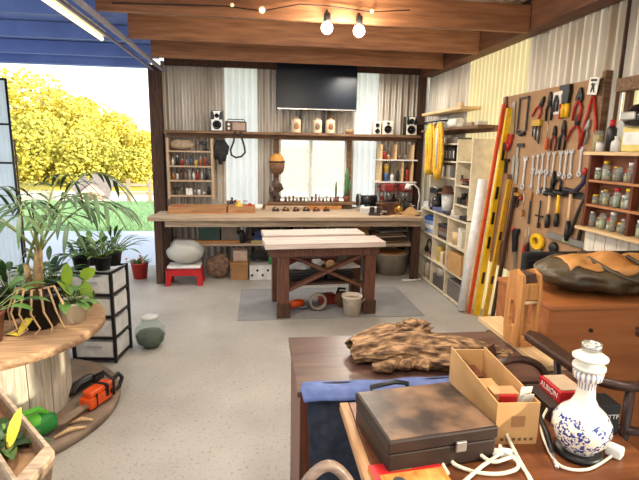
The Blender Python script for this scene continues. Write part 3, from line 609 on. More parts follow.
t = thing('brass_blowlamp', 'old brass blowlamp in front of the left drill press', 'blowlamp', (1.79, 5.93, ZB)); MB().lathe([(0,0), (.045,0), (.05,.01), (.05,.07), (.02,.085), (.015,.1), (0,.1)], n=18).obj('tank', plain('brass', (200,150,60), .35, .6), t); MB().tube([(0,0,.09), (0,0,.13), (-.05,0,.14)], [.008,.01,.014], 8).obj('burner', IRONDK, t); MB().tube([(.05,0,.02), (.085,0,.04), (.08,0,.1), (.03,0,.1)], .007, 8).obj('handle', W_DARK, t)
# lamp arm in the corner
t = thing('desk_lamp', 'white curved-arm desk lamp in the corner above the bench end', 'lamp', (2.06, 6.02, ZB))
MB().cyl((0,0,0), (0,0,.02), .06, n=20).obj('base', WHITE, t); MB().tube([(0,0,.02), (.02,0,.2), (0,0,.3), (-.07,-.02,.36), (-.14,-.03,.35)], .011, 8).obj('arm', WHITE, t)
MB().lathe([(.02,.03), (.035,0), (.05,-.04), (.045,-.04), (.02,.0)], (-.15,-.03,.34), 16).obj('shade', WHITE, t)
# ------------------------------------------------------------------ under the bench
t = thing('step_stool', 'red and white plastic step stool on the floor in front of the bench', 'stool', (-.86, 5.66, 0))
MB().box(-.19, -.11, .20, .19, .11, .235).obj('seat', WHITE, t, .012)
MB().prism([(-.19,.2), (-.185,.12), (.185,.12), (.19,.2)], -.125, -.10, Matrix.Rotation(PI/2, 4, 'X')).prism([(-.19,.2), (-.185,.12), (.185,.12), (.19,.2)], .10, .125, Matrix.Rotation(PI/2, 4, 'X')).box(-.2, -.125, .185, .2, .125, .2).obj('apron', RED, t, .005)
for sx in (-1, 1):
    for sy in (-1, 1): MB().add([(sx*.13,sy*.06,.2), (sx*.195,sy*.06,.2), (sx*.195,sy*.12,.2), (sx*.13,sy*.12,.2), (sx*.155,sy*.075,0), (sx*.215,sy*.075,0), (sx*.215,sy*.13,0), (sx*.155,sy*.13,0)], [(0,1,2,3), (4,5,6,7), (0,1,5,4), (1,2,6,5), (2,3,7,6), (3,0,4,7)]).obj('leg', RED, t, .004)
t = thing('plastic_sack', 'big clear plastic sack of pale stuffing sitting on the red step stool', 'bag', (-.85, 5.67, .2355))
r = random.Random(4)
b = MB(); b.ell((0,0,.145), (.21,.15,.14), 26, 16)
for i, v in enumerate(b.v): n = math.sin(v.x*31+v.z*17)*.5+math.sin(v.y*43+v.z*29+v.x*11)*.5; b.v[i] = Vector((v.x*(1+.07*n), v.y*(1+.1*n), max(.0, v.z*(1+.06*n)) if v.z > .02 else v.z))
b.obj('film', POLY, t)
b = MB(); b.ell((-.02,0,.12), (.18,.12,.105), 20, 12)
for i, v in enumerate(b.v): n = math.sin(v.x*37+v.z*23)*.5+math.sin(v.y*33+v.x*21)*.5; b.v[i] = Vector((v.x*(1+.09*n), v.y*(1+.1*n), v.z*(1+.09*n)))
b.obj('stuffing', mat('stuffing', (206,190,160), (150,132,108), .9, 0, 14, bump=.006), t)
def box(x, y, z, w, d, h, label, m, rz=0, g=None, cat='box', name='storage_box', lid=None):
    t = thing(name, label, cat, (x, y, z), rz, g)
    MB().box(-w/2, -d/2, 0, w/2, d/2, h*.82 if lid else h).obj('body', m, t, .003)
    if lid: MB().box(-w/2-.006, -d/2-.006, h*.82, w/2+.006, d/2+.006, h).obj('lid', lid, t, .003)
    return t
zs = .437
box(-.60, 6.07, zs, .26, .24, .20, 'dark green toolbox on the bench shelf at the left end', plain('dark_green', (58,84,76)), lid=plain('dark_green_lid', (70,98,90)), name='toolbox', cat='toolbox')
box(-.36, 6.07, zs, .19, .22, .22, 'brown-grey storage crate on the bench shelf beside the dark green toolbox', plain('taupe', (140,122,108)), name='storage_crate', cat='crate')
bottle(-.20, 5.90, zs, .20, .035, 3, WHITE, 'black bottle on the bench shelf beside the stacked books', None, 'bottle'); bottle(-.235, 5.93, zs, .14, .028, 2, BLACK, 'grey spray can on the bench shelf beside the black bottle', None, 'spray_can')
one('timber_plank', 'long pale timber plank lying on the front of the bench shelf', 'plank', MB().box(-.35, -.03, 0, .35, .03, .03), W_OAK, (-.55, 5.915, zs), bevel=.002)
for i, (w, c, nm, dx) in enumerate((((.36),(214,186,96),'yellow',0), (.34,(60,78,140),'blue',.02), (.32,(36,42,66),'navy',-.01), (.33,(46,66,126),'dark blue',.02), (.30,(70,76,96),'slate',.0))):
    box(.09+dx, 6.0, zs+i*.031, w, .22, .03, f"{nm} binder lying in the stack on the bench shelf{', at the bottom' if i==0 else ', on top' if i==4 else ''}", plain('binder_%d' % i, c), .03*i, 'binders stacked on the bench shelf', 'binder', 'ring_binder')
for i, a in enumerate((.35, .22)):
    one('standing_binder', ['pale binder leaning left of the binder stack on the bench shelf', 'dark binder leaning right behind the pale one on the bench shelf'][i], 'binder', MB().box(-.014, -.1, 0, .014, .1, .2), [PAPER, DKGREY][i], (-.20+i*.055, 6.10, zs+.004), (0, a*.6, 0), bevel=.002)
box(.345, 6.0, zs, .1, .2, .17, 'black case at the right end of the left bench shelf', BLACK, name='black_case', cat='case')
# floor row
b = MB(); b.ell((0,0,.15), (.15,.11,.15), 18, 12)
for i, v in enumerate(b.v): n = math.sin(v.x*29+v.z*19)*.5+math.sin(v.y*33+v.x*27)*.5; b.v[i] = Vector((v.x*(1+.12*n), v.y*(1+.1*n), max(0, v.z*(1+.08*n))))
one('timber_sack', 'crumpled brown sack on the floor under the bench behind the red stool', 'sack', b, mat('sack', (150,120,96), (86,66,54), .9, 0, 18, bump=.008), (-.50, 5.88, 0))
box(-.235, 5.86, 0, .21, .2, .22, 'brown cardboard carton on the floor under the bench', CARD2, lid=CARD2, name='cardboard_carton', cat='carton')
box(-.23, 5.90, .222, .17, .16, .13, 'small open pinkish box on top of the brown carton under the bench', plain('pinkish', (196,170,150)), .1)
t = box(.12, 5.88, 0, .46, .26, .18, 'white printed carton with black spots on the floor under the bench', WHITE, name='printed_carton', cat='carton')
b = MB()
for k in range(7):
    x = -.2+k*.065; b.cyl((x,-.132,.06+.06*((k*3) % 2)), (x,-.131,.06+.06*((k*3) % 2)), .016, n=10)
b.obj('printed_spots', BLACK, t)
box(.23, 5.90, .183, .20, .2, .14, 'green plastic crate resting on the white printed carton', GREEN, name='plastic_crate', cat='crate')
b = MB(); b.tube([(-.1,0,.06), (-.02,0,.1), (.06,.02,.08), (.11,0,.05)], [.03,.06,.06,.03], 12)
one('black_cloth_bag', 'crumpled black bag beside the green crate on the printed carton', 'bag', b, mat('black_cloth', (44,42,42), (24,24,26), .9, 0, 20, bump=.004), (.0, 5.90, .185))
one('white_plank', 'white painted plank lying on the right bench shelf behind the trestle table', 'plank', MB().box(-.3, -.05, 0, .3, .05, .02), WHITE, (.86, 5.84, zs), 0)
for i, (x, w, h, m, lb) in enumerate(((.68,.22,.16,plain('redbox', (150,70,56)),'reddish box on the right bench shelf behind the trestle table'), (1.0,.26,.12,BLACK,'black box on the right bench shelf behind the trestle table'), (1.3,.18,.2,CARD2,'upright brown carton on the right bench shelf behind the trestle table'))):
    box(x, 6.0, zs+(.022 if 0 else 0), w, .2, h, lb, m)
for i in range(5):                                             # loose panels stacked at the right end
    a = (.10, -.05, .14, .02, .2)[i]; p = (1.66, 5.95, zs+.008+.032*i)
    one('loose_board', ['brown panel at the bottom of the leaning stack on the right bench shelf', 'dark panel second in the leaning stack on the right bench shelf', 'grey slatted panel in the middle of the stack on the right bench shelf', 'brown panel fourth in the stack on the right bench shelf', 'pale grey tilted panel on top of the stack on the right bench shelf'][i], 'panel',
        MB().box(-.2, -.13, 0, .2, .13, .02), [W_SHELF, W_DARK, W_GREY, W_SHELF, GREY][i], (p[0]+.03*((i*2) % 3-1), p[1], p[2]), (0, 0, a), 'panels stacked on the right bench shelf', bevel=.002)
t = thing('laundry_tub', 'large round grey-brown tub on the floor at the right end of the bench', 'tub', (1.73, 6.02, 0))
MB().lathe([(0,.0), (.19,0), (.225,.26), (.235,.27), (.235,.285), (.222,.285), (.185,.015), (0,.015)], n=32).obj('body', mat('tub_grey', (164,152,136), (136,124,108), .6, 0, 6), t)
MB().lathe([(.0,.27), (.15,.285), (.21,.275), (.21,.26), (0,.255)], n=24).obj('contents', W_OAK, t)
t = thing('water_container', 'translucent blue-grey jug on the floor left of the grey tub', 'jug', (1.42, 5.93, 0))
MB().lathe([(0,0), (.09,0), (.095,.02), (.095,.15), (.06,.19), (.025,.2), (.025,.225), (0,.225)], n=20).obj('body', plain('jug_blue', (96,120,132), .3), t); MB().cyl((0,0,.225), (0,0,.25), .028).obj('cap', BLACK, t)
MB().tube([(.05,0,.19), (.09,0,.22), (.1,0,.16)], .01, 8).obj('handle', plain('jug_blue', (96,120,132), .3), t)
one('white_hose', 'short white hose lying on the floor beside the grey tub', 'hose', MB().tube([(1.76,5.57,.013), (1.88,5.57,.013), (2.01,5.60,.013), (2.03,5.80,.013), (2.03,5.95,.013)], .013, 8), WHITE)

# ------------------------------------------------------------------ trestle table in the middle
before = set(bpy.data.objects)
t = thing('trestle_table', 'brown timber trestle table with crossed braces in the middle of the floor', 'table', (0,0,0))
MB().box(.055, 4.28, .685, 1.20, 4.62, .735).obj('tabletop', W_TABLETOP, t, .004)
MB().box(.075, 4.66, .70, 1.11, 4.98, .75).obj('tabletop', W_TABLETOP, t, .004)
MB().box(.10, 4.34, .60, 1.16, 4.40, .683).box(.10, 4.90, .60, 1.10, 4.96, .698).obj('apron', W_TABLE, t, .003)
MB().box(.12, 4.40, .62, .2, 4.90, .683).box(1.04, 4.40, .62, 1.12, 4.90, .683).obj('cross_rail', W_TABLE, t, .003)
for x in (.18, 1.03):
    for y in (4.36, 4.86):
        l = MB().box(x, y, 0, x+.105, y+.10, .60 if y < 4.5 else .62).obj('leg', W_TABLE, t, .004)
        if y < 4.5: MB().box(x-.012, y-.014, 0, x+.117, y, .14).obj('foot', W_DARK, l, .003)
MB().bar((.285,4.42,.26), (1.03,4.42,.60), .028, .085, (0,1,0)).obj('brace', W_TABLE, t, .003)
MB().bar((.285,4.45,.60), (1.03,4.45,.26), .028, .085, (0,1,0)).obj('brace', W_TABLE, t, .003)
MB().box(.285, 4.44, .29, 1.03, 4.92, .31).obj('shelf', W_DARK, t, .003)
zt = .312
for i, (x, w) in enumerate(((.50,.34), (.82,.26))):
    t = thing('tool_case', ['long black tool case on the left of the trestle table shelf', 'black tool case on the right of the trestle table shelf'][i], 'case', (x, 4.658, zt), 0, 'black tool cases under the trestle table')
    MB().box(-w/2, -.13, 0, w/2, .13, .075).obj('body', BLACK, t, .008); MB().box(-w/2, -.13, .078, w/2, .13, .10).obj('lid', DKGREY, t, .006)
    MB().tube([(-.05,-.135,.03), (-.05,-.165,.03), (.05,-.165,.03), (.05,-.135,.03)], .007, 6).obj('handle', BLACK, t)
one('rag_bundle', 'crumpled pale rag on the left black tool case under the trestle table', 'rag', MB().tube([(-.1,0,.03), (-.03,.02,.04), (.04,-.01,.035), (.1,0,.025)], [.02,.04,.035,.02], 10), plain('pale_rag', (214,216,212), .9), (.42, 4.56, .414))
b = MB(); b.lathe([(0,0), (.04,0), (.042,.08), (.015,.11), (.015,.13), (0,.13)], M=Matrix.Rotation(PI/2, 4, 'Y') , n=14)
one('white_bottle', 'white bottle lying on the tool cases behind the crossed braces', 'bottle', b, WHITE, (.56, 4.66, .458))
one('tan_sponge', 'tan sponge block on the tool case behind the crossed braces', 'sponge', MB().ell((0,0,.045), (.05,.04,.045), 12, 8), mat('sponge', (226,180,124), (190,140,90), .9, 0, 40, bump=.003), (.73, 4.58, .414))
one('white_sheet_stack', 'white sheet lying on the right black tool case under the trestle table', 'paper', MB().box(-.13, -.1, 0, .13, .1, .016), PAPER, (.90, 4.66, .414), .15)
box(.60, 4.86, .414 if 0 else zt, .5, .08, .16, 'dark red flat box standing behind the tool cases on the trestle shelf', plain('maroon', (126,52,44)), name='flat_box')
# below the shelf on the floor
t = thing('angle_grinder', 'orange power tool lying on the floor under the left of the trestle table', 'power tool', (.40, 4.58, 0), .5)
MB().tube([(-.1,0,.06), (0,0,.07), (.06,0,.06)], [.035,.04,.035], 12).obj('motor_body', ORANGE, t); MB().tube([(-.1,0,.06), (-.2,0,.045)], [.03,.022], 10).obj('handle', BLACK, t)
MB().cyl((.06,0,.02), (.06,0,.035), .06, n=20).obj('disc', GREY, t)
b = MB()
for k in range(5): R = .075+.006*(k % 2); b.tube([(R*math.cos(a*PI/12), .012*k, .09+R*math.sin(a*PI/12)) for a in range(24)], .010, 6, closed=True)
one('hose_coil', 'grey coil of hose standing on the floor under the trestle table', 'hose', b, plain('hose_grey', (150,138,124), .6), (.60, 4.50, .004))
b = MB(); b.box(-.08, -.06, 0, .08, .06, .1); b.cyl((0,-.07,.05), (0,-.06,.05), .035)
one('red_machine', 'red metal motor on the floor behind the hose coil', 'motor', b, plain('machine_red', (150,44,40), .4), (.74, 4.74, 0), .2, bevel=.01)
t = thing('saw_stand', 'brown rusty circular saw on the floor beside the white bucket', 'saw', (.87, 4.58, 0))
MB().cyl((0,.0,.085), (0,.03,.085), .085, n=26).obj('blade_guard', RUST, t); MB().tube([(0,.05,.09), (.0,.14,.1)], [.045,.04], 12).obj('motor', plain('saw_brown', (120,66,48), .5), t); MB().tube([(-.05,.06,.13), (-.02,.1,.175), (.05,.1,.165)], .014, 8).obj('handle', BLACK, t)
t = thing('white_bucket', 'white plastic bucket on the floor in front of the right trestle leg', 'bucket', (.905, 4.36, 0))
MB().lathe([(0,0), (.075,0), (.095,.175), (.102,.18), (.102,.2), (.092,.2), (.072,.012), (0,.012)], n=28).obj('body', plain('bucket_cream', (222,208,190), .5), t)
MB().lathe([(0,.165), (.088,.165), (.088,.16), (0,.158)], n=20).obj('contents', plain('plaster', (206,190,170), .9), t)
MB().tube([(.1*math.cos(a), .1*math.sin(a)*.3-.09, .185-.06*math.sin(a*1.0)) for a in [k*PI/10 for k in range(11)]], .004, 6).obj('handle', SILVER, t)
PV = Matrix.Translation((.19,4.36,0)) @ Matrix.Rotation(.075, 4, 'Z') @ Matrix.Translation((-.19,-4.36,0))
for o in [o for o in bpy.data.objects if o not in before and o.parent is None]:         # the table and what is on it stand slightly askew
    o.location = PV @ o.location + Vector((0,0,.0065)); o.rotation_euler.z += .075
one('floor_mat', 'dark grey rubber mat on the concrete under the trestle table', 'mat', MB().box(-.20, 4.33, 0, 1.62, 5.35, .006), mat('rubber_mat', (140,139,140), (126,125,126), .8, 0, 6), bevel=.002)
# ------------------------------------------------------------------ pegboard of hand tools on the right wall
XP = 2.235                                                      # face of the board
ROT_R = Matrix(((0,0,-1),(-1,0,0),(0,1,0))).to_euler()          # local x runs right along the wall, y up, z out into the room
t = thing('tool_board', 'large tan hardboard tool board on the right wall', 'tool board', (0,0,0))
MB().box(XP, 3.02, .55, XP+.012, 4.32, 2.09).obj('panel', TAN, t)
MB().box(XP-.006, 2.985, .55, XP+.04, 3.02, 2.13).obj('frame', W_SHELF, t, .002)
def wt(name, px, py, label, cat, group=None, tilt=0, out=.004):
    p = PX(px, py, XP-out)
    R = Matrix(((0,0,-1),(-1,0,0),(0,1,0))) @ Matrix.Rotation(tilt, 3, 'Z')
    return thing(name, label, cat, p, R.to_euler(), group)
def pliers(px, py, s, hc, label, tilt=0, spread=.35, jaw=IRONDK, cat='pliers', jl=.36, name='pliers', jw=1.0):
    t = wt(name, px, py, label, cat, 'pliers and cutters on the tool board', tilt)
    for k, sg in enumerate((-1, 1)):
        x1 = sg*s*spread*.5
        MB().tube([(sg*.008*s*2, s*.12, .012), (sg*s*.1+x1*.4, -s*.1, .012), (x1, -s*.5, .012)], [s*.045, s*.05, s*.04], 8).obj('handle', hc, t)
    MB().prism([(-.09*s*jw, s*.08), (.09*s*jw, s*.08), (.10*s*jw, s*.2), (.03*s, s*(.12+jl)), (-.03*s, s*(.12+jl)), (-.10*s*jw, s*.2)], .004, .020).cyl((0,s*.15,.0), (0,s*.15,.026), s*.04, n=12).obj('jaw', jaw, t, .002)
    return t
REDG = plain('red_grip', (176,46,34), .4)
pliers(541, 108, .20, REDG, 'red-handled pliers hanging open, leftmost of the top row on the tool board', -.55, .5)
pliers(551, 106, .22, BLACK, 'black pliers hanging in the top row beside the open red pair', .02, .3)
t = wt('blister_card', 557.5, 102, 'white card with a small black cutter clipped on it in the top row', 'card')
MB().box(-.055, -.09, 0, .055, .075, .004).obj('card', PAPER, t); MB().tube([(-.02,-.07,.012), (-.022,0,.012), (.0,.045,.012)], .010, 8).tube([(.02,-.07,.012), (.022,0,.012), (0,.045,.012)], .010, 8).obj('cutter', DKGREY, t)
def sdw(px, py, L, c, label, tilt=0, hf=.4):
    t = wt('screwdriver', px, py, label, 'screwdriver', 'screwdrivers on the tool board', tilt)
    MB().lathe([(0,0), (.012,.004), (.016,L*.12), (.012,L*.3), (.014,L*hf), (0,L*hf)], M=Matrix.Translation((0,-L/2,.016)) @ Matrix.Rotation(-PI/2, 4, 'X'), n=10).obj('handle', c, t)
    MB().cyl((0,-L/2+L*hf,.016), (0,L/2,.016), .004, n=8).obj('shaft', SILVER, t)
sdw(563, 107, .18, REDG, 'red-handled screwdriver left of the black and yellow crimper', .05, .6)
t = wt('crimper', 568, 101, 'black crimper with bright yellow grips in the top row', 'crimper', 'pliers and cutters on the tool board')
MB().prism([(-.035,-.02), (.035,-.02), (.045,.06), (.04,.115), (-.075,.115), (-.075,.085), (-.03,.075)], .002, .03).obj('head', BLACK, t, .004)
for sg in (-1, 1): MB().tube([(sg*.018,-.02,.015), (sg*.024,-.06,.015), (sg*.02,-.115,.015)], [.017,.018,.015], 8).obj('handle', YELLOW, t)
pliers(580, 104, .23, REDG, 'red-handled bolt cutter with a black head right of the crimper', -.08, .3, BLACK, jw=1.5, name='bolt_cutter', cat='cutter')
t = wt('loppers', 592.5, 118, 'long-handled red loppers at the top right of the tool board', 'loppers', None, 0)
for sg in (-1, 1): MB().tube([(0,.17,.012), (sg*.05,-.02,.012), (sg*.085,-.21,.012)], [.009,.012,.013], 8).obj('handle', REDG, t)
MB().prism([(-.03,.15), (.03,.15), (.035,.2), (0,.25), (-.03,.21)], .004, .02).obj('blade', IRONDK, t)
t = wt('tag_card', 593.5, 86, 'white tag with a black emblem hanging above the loppers', 'tag', None, -.12, .036)
MB().box(-.048, -.055, 0, .048, .055, .003).obj('card', PAPER, t)
MB().prism([(-.018,-.04), (-.006,-.04), (.004,-.016), (.014,-.04), (.026,-.04), (.014,0), (.022,.02), (.006,.014), (-.006,.022), (-.024,.01), (-.01,0)], .003, .005).box(-.03, .03, .003, .03, .044, .005).obj('emblem', BLACK, t)
# second row
t = wt('drill_set', 538, 130, 'yellow and black drill bit holder with bits hanging from it', 'drill bits')
MB().box(-.06, .03, 0, .06, .08, .03).obj('holder', plain('dull_yellow', (196,160,56), .5), t, .004)
for k in range(5): MB().cyl((-.048+k*.024,.03,.015), (-.048+k*.024,-.05-.015*k,.015), .006, n=8).obj('drill_bit', [DKGREY, SILVER][k % 2], t)
sdw(549, 135, .23, plain('orange_grip', (206,92,44), .4), 'long orange-handled screwdriver in the second row', .03, .38)
t = pliers(555.5, 138, .19, plain('dark_red', (110,34,28), .4), 'dark red pliers in the second row beside the orange screwdriver', 0, .3)
pliers(564.5, 135, .22, BLACK, 'black snips standing in the second row right of the dark red pliers', 0, .25, IRONDK)
pliers(577.5, 128, .20, REDG, 'red and black pliers hanging open in the second row under the bolt cutter', -.15, .75, BLACK)
pliers(587.5, 131, .17, GREY, 'grey locking pliers at the right end of the second row', -.35, .4, SILVER)
# left edge of the board
t = wt('hacksaw', 524, 114, 'grey hacksaw hanging upright at the left of the tool board', 'saw')
MB().box(-.075, -.14, .004, -.06, .14, .016).box(.06, -.14, .004, .075, .14, .016).box(-.075, .125, .004, .075, .14, .016).obj('frame', DKGREY, t, .002); MB().box(-.06, -.135, .006, .06, -.128, .012).obj('blade', SILVER, t); MB().tube([(-.06,-.15,.012), (0,-.17,.012), (.06,-.16,.012)], .016, 8).obj('handle', BLACK, t)
t = wt('hand_saw', 512, 122, 'shiny-bladed hand saw with a red handle at the board\'s left edge', 'saw', None, -.12)
MB().prism([(-.02,.17), (.02,.17), (.07,-.1), (-.07,-.1)], .004, .008).obj('blade', SILVER, t); MB().prism([(-.075,-.1), (.075,-.1), (.06,-.2), (-.05,-.2)], 0, .024).obj('handle', REDG, t, .006)
t = wt('dark_saw', 505, 112, 'narrow dark wooden saw hanging left of the shiny hand saw', 'saw', None, -.05)
MB().prism([(-.01,.13), (.02,.14), (.06,-.13), (-.03,-.13)], .004, .010).obj('blade', W_RED, t); MB().prism([(-.03,-.13), (.06,-.13), (.05,-.2), (-.02,-.2)], 0, .02).obj('handle', BLACK, t, .005)
t = wt('tape_measure', 509, 146, 'black and red tape measure hanging below the hand saw', 'tape measure')
MB().ell((0,0,.025), (.05,.042,.025), 16, 10).obj('case', RED, t); MB().cyl((0,0,.04), (0,0,.052), .03, n=18).obj('badge', BLACK, t)
t = wt('steel_square', 521, 147, 'small grey carpenter square right of the tape measure', 'square')
MB().box(-.05, .0, .004, .06, .03, .014).obj('stock', DKGREY, t); MB().box(-.05, -.14, .004, -.02, .0, .010).obj('blade', SILVER, t)
# spanners
def spanner(px, py, L, label, tilt=0):
    t = wt('spanner', px, py, label, 'spanner', 'spanners on the tool board', tilt)
    w = L*.07
    b = MB().box(-w*.55, -L*.42, .004, w*.55, L*.36, .012)
    b.lathe([(w*.85,.002), (w*1.5,.002), (w*1.5,.014), (w*.85,.014)], (0,-L*.45,0), 14, close=True)
    b.prism([(-w*1.4,L*.36), (-w*.6,L*.33), (w*.6,L*.33), (w*1.4,L*.36), (w*1.5,L*.46), (w*.7,L*.5), (w*.5,L*.41), (-w*.5,L*.41), (-w*.7,L*.5), (-w*1.5,L*.46)], .002, .014)
    b.obj('body', CHROME, t)
for i, (px, py, L) in enumerate(((525,172,.27), (534,164,.15), (538.5,164,.16), (543.5,163,.16), (549,163,.17), (554.5,163,.18), (561.5,163,.18), (566.5,164,.2), (572,163,.2), (581.5,161,.2))):
    spanner(px, py, L, f"chrome spanner in the upper row on the tool board, {ORD[i]} from left", .02*((i*3) % 5-2))
for i, (px, py, L) in enumerate(((533,178,.16), (540,181,.19), (546,181,.18))):
    spanner(px, py, L, f"chrome spanner in the lower short row on the tool board, {ORD[i]} from left", .03*(i-1))
# clamps, hooks, hammers
t = wt('caulking_gun', 554.5, 183, 'black hooked clamp hanging left of the hammers', 'clamp')
MB().tube([(0,.09,.012), (-.005,0,.012), (.0,-.09,.012)], [.010,.018,.012], 8).obj('bar', BLACK, t); MB().tube([(.0,-.02,.014), (.05,.04,.014), (.1,.02,.014), (.1,-.05,.014)], .010, 8).obj('hook', BLACK, t)
t = wt('sickle', 579, 190, 'purple-bladed sickle with a red cap beside the spanners', 'sickle', None, 0, .03)
MB().tube([(.06,.12,.012), (.05,.05,.012), (-.01,.0,.012), (-.09,-.03,.012)], [.012,.016,.018,.006], 8).obj('blade', plain('dark_purple', (58,48,74), .5), t); MB().ell((.06,.13,.016), (.02,.028,.016), 12, 8).obj('cap', REDG, t)
def hammer(px, py, L, hw, label, hc, gc, tilt=0):
    t = wt('hammer', px, py, label, 'hammer', 'hammers on the tool board', tilt)
    MB().tube([(0,L*.5,.025), (0,0,.025), (0,-L*.1,.025)], [.012,.012,.014], 10).obj('handle', hc, t)
    MB().tube([(0,-L*.1,.025), (0,-L*.35,.025), (0,-L*.5,.025)], [.017,.021,.018], 10).obj('grip', gc, t)
    MB().tube([(-hw*.5,L*.5,.025), (-hw*.28,L*.5,.025), (-hw*.2,L*.5,.025), (hw*.15,L*.5,.025), (hw*.5,L*.47,.025)], [.022,.022,.016,.016,.006], 10).obj('head', BLACK, t)
hammer(551.5, 211, .26, .13, 'hammer with a pale shaft and black grip, left of three in the hammer row', W_PALE, BLACK, 0)
hammer(560.5, 210, .25, .12, 'hammer with a yellow shaft and black grip, middle of the hammer row', YELLOW, BLACK, 0)
hammer(572, 216, .36, .17, 'long hammer with a pale wooden shaft, right of the hammer row', W_PALE, BLACK, .02)
t = wt('tool_rack_bar', 565, 193.5, 'dark steel rail that carries the hammers', 'rail', None, 0, .002)
MB().box(-.30, -.022, 0, .26, .022, .010).obj('rail', IRONDK, t)
t = wt('long_shears', 584, 213, 'pair of long dark shears hanging by the jar shelf', 'shears', None, -.25)
for sg in (-1, 1): MB().tube([(sg*.01,.15,.02), (sg*.035,0,.02), (sg*.05,-.18,.02)], [.008,.012,.014], 8).obj('handle', DKGREY, t)
t = wt('tee_wrench', 541, 213, 'thin dark tee-handled wrench hanging below the spanners', 'wrench')
MB().cyl((0,.1,.014), (0,-.12,.014), .007).box(-.05, -.03, .008, .05, -.018, .020).box(-.012, -.12, .006, .012, -.08, .02).obj('body', IRONDK, t)
t = wt('flat_file', 531, 207, 'flat steel file with a wooden handle below the spanners', 'file')
MB().box(-.011, -.14, .006, .011, .05, .012).obj('blade', DKGREY, t); MB().tube([(0,.05,.01), (0,.1,.01), (0,.13,.01)], [.008,.013,.009], 8).obj('handle', W_OAK, t)
t = wt('small_clamp', 519, 200, 'small brass-coloured clamp with red tips at the left of the board', 'clamp')
MB().box(-.045, .035, .004, .04, .06, .03).obj('jaw', plain('brass', (200,150,60), .35, .6), t); MB().bar((-.03,.035,.016), (-.045,-.07,.016), .018, .018).bar((.02,.035,.016), (.0,-.06,.016), .016, .016).obj('arm', IRONDK, t); MB().ell((.055,.02,.016), .02, 10, 6).obj('tip', REDG, t)
sdw(525, 205, .2, W_OAK, 'thin wooden-handled awl left of the flat file', 0, .3)
for i, (px, py, s, m, lb) in enumerate(((507,166,.13,IRONDK,'dark iron bracket at the far left of the tool board'), (510,180,.10,RUST,'rusty hinge hanging at the far left of the tool board'), (506,200,.16,IRONDK,'long dark chisel hanging at the far left of the board'), (514,166,.18,SILVER,'narrow steel rule hanging left of the spanners'), (517.5,170,.2,SILVER,'wider steel rule beside the narrow one left of the spanners'))):
    t = wt(['iron_bracket','door_hinge','cold_chisel','steel_rule','steel_rule'][i], px, py, lb, ['bracket','hinge','chisel','ruler','ruler'][i])
    b = MB()
    if i == 0: b.box(-.05, s*.3, .003, .05, s*.5, .02).box(-.012, -s*.5, .003, .012, s*.3, .02)
    elif i == 1: b.box(-.04, -s*.5, .003, -.004, s*.5, .008).box(.004, -s*.5, .003, .04, s*.5, .008).cyl((0,-s*.5,.008), (0,s*.5,.008), .007)
    elif i == 2: b.tube([(0,s*.5,.012), (0,-s*.3,.012), (0,-s*.5,.012)], [.012,.01,.014], 8)
    else: b.box(-.012-.004*i, -s*.6, .003, .012+.004*(i-3), s*.5, .006)
    b.obj('body', m, t)
# handsaws and level along the bottom
t = wt('hand_saw', 517, 240, 'saw with a black and red pistol handle hanging low on the tool board', 'saw', None, .12, .01)
MB().prism([(-.05,.08), (-.02,.1), (.05,.1), (.045,.06), (.02,.05), (.01,-.1), (-.04,-.11)], .0, .026).obj('handle', BLACK, t, .006); MB().ell((-.045,.09,.014), (.03,.02,.016), 10, 6).obj('tip', REDG, t); MB().prism([(-.035,-.1), (.01,-.1), (0,-.28), (-.02,-.28)], .010, .014).obj('blade', SILVER, t)
b = MB(); out = [(math.cos(a)*.075, math.sin(a)*.06) for a in [k*2*PI/20 for k in range(20)]]
t = wt('hand_saw', 538.5, 243, 'saw with a bright yellow rounded handle low on the tool board', 'saw', None, 0, .01)
vs = []; n = 20
for zq in (0, .026):
    for sc_ in (1.0, .5):
        for k in range(n): a = 2*PI*k/n; vs.append((math.cos(a)*.085*sc_ - (.01 if sc_ < 1 else 0), math.sin(a)*.065*(sc_ if sc_ == 1 else .42)+(.012 if sc_ == 1 else .016), zq))
fs = []
for k in range(n):
    j = (k+1) % n; fs += [(k,j,n+j,n+k), (2*n+k,3*n+k,3*n+j,2*n+j), (k,2*n+k,2*n+j,j), (n+k,n+j,3*n+j,3*n+k)]
MB().add(vs, fs).obj('handle', YELLOW, t, .004); MB().prism([(-.08,-.03), (.06,-.03), (.02,-.34), (-.03,-.34)], .010, .014).obj('blade', SILVER, t)
sdw(526.5, 242, .22, REDG, 'red chisel handle between the black and yellow saw handles', 0, .4); sdw(530, 240, .2, BLACK, 'black chisel handle left of the yellow saw handle', .05, .4)
t = wt('spirit_level', 568, 240, 'grey metal level hung flat below the hammers', 'level')
MB().box(-.24, -.022, 0, .24, .022, .02).obj('body', GREY, t, .002); MB().box(-.03, -.015, .02, .03, .015, .022).obj('vial', plain('vial', (200,214,130), .2), t)
one('hanging_loop', 'brown leather loop hanging low at the left edge of the tool board', 'strap', MB().tube([(math.cos(a)*.05, math.sin(a)*.12, .012) for a in [k*PI/10 for k in range(20)]], .008, 6, closed=True), plain('brown_leather', (120,84,56), .6), PX(503.5, 254, XP-.004), ROT_R)
t = wt('sanding_block', 555, 248, 'round black sanding block hanging below the grey level', 'sander'); MB().lathe([(.045,0), (.05,.02), (.03,.035), (0,.04)], n=18).obj('body', BLACK, t)

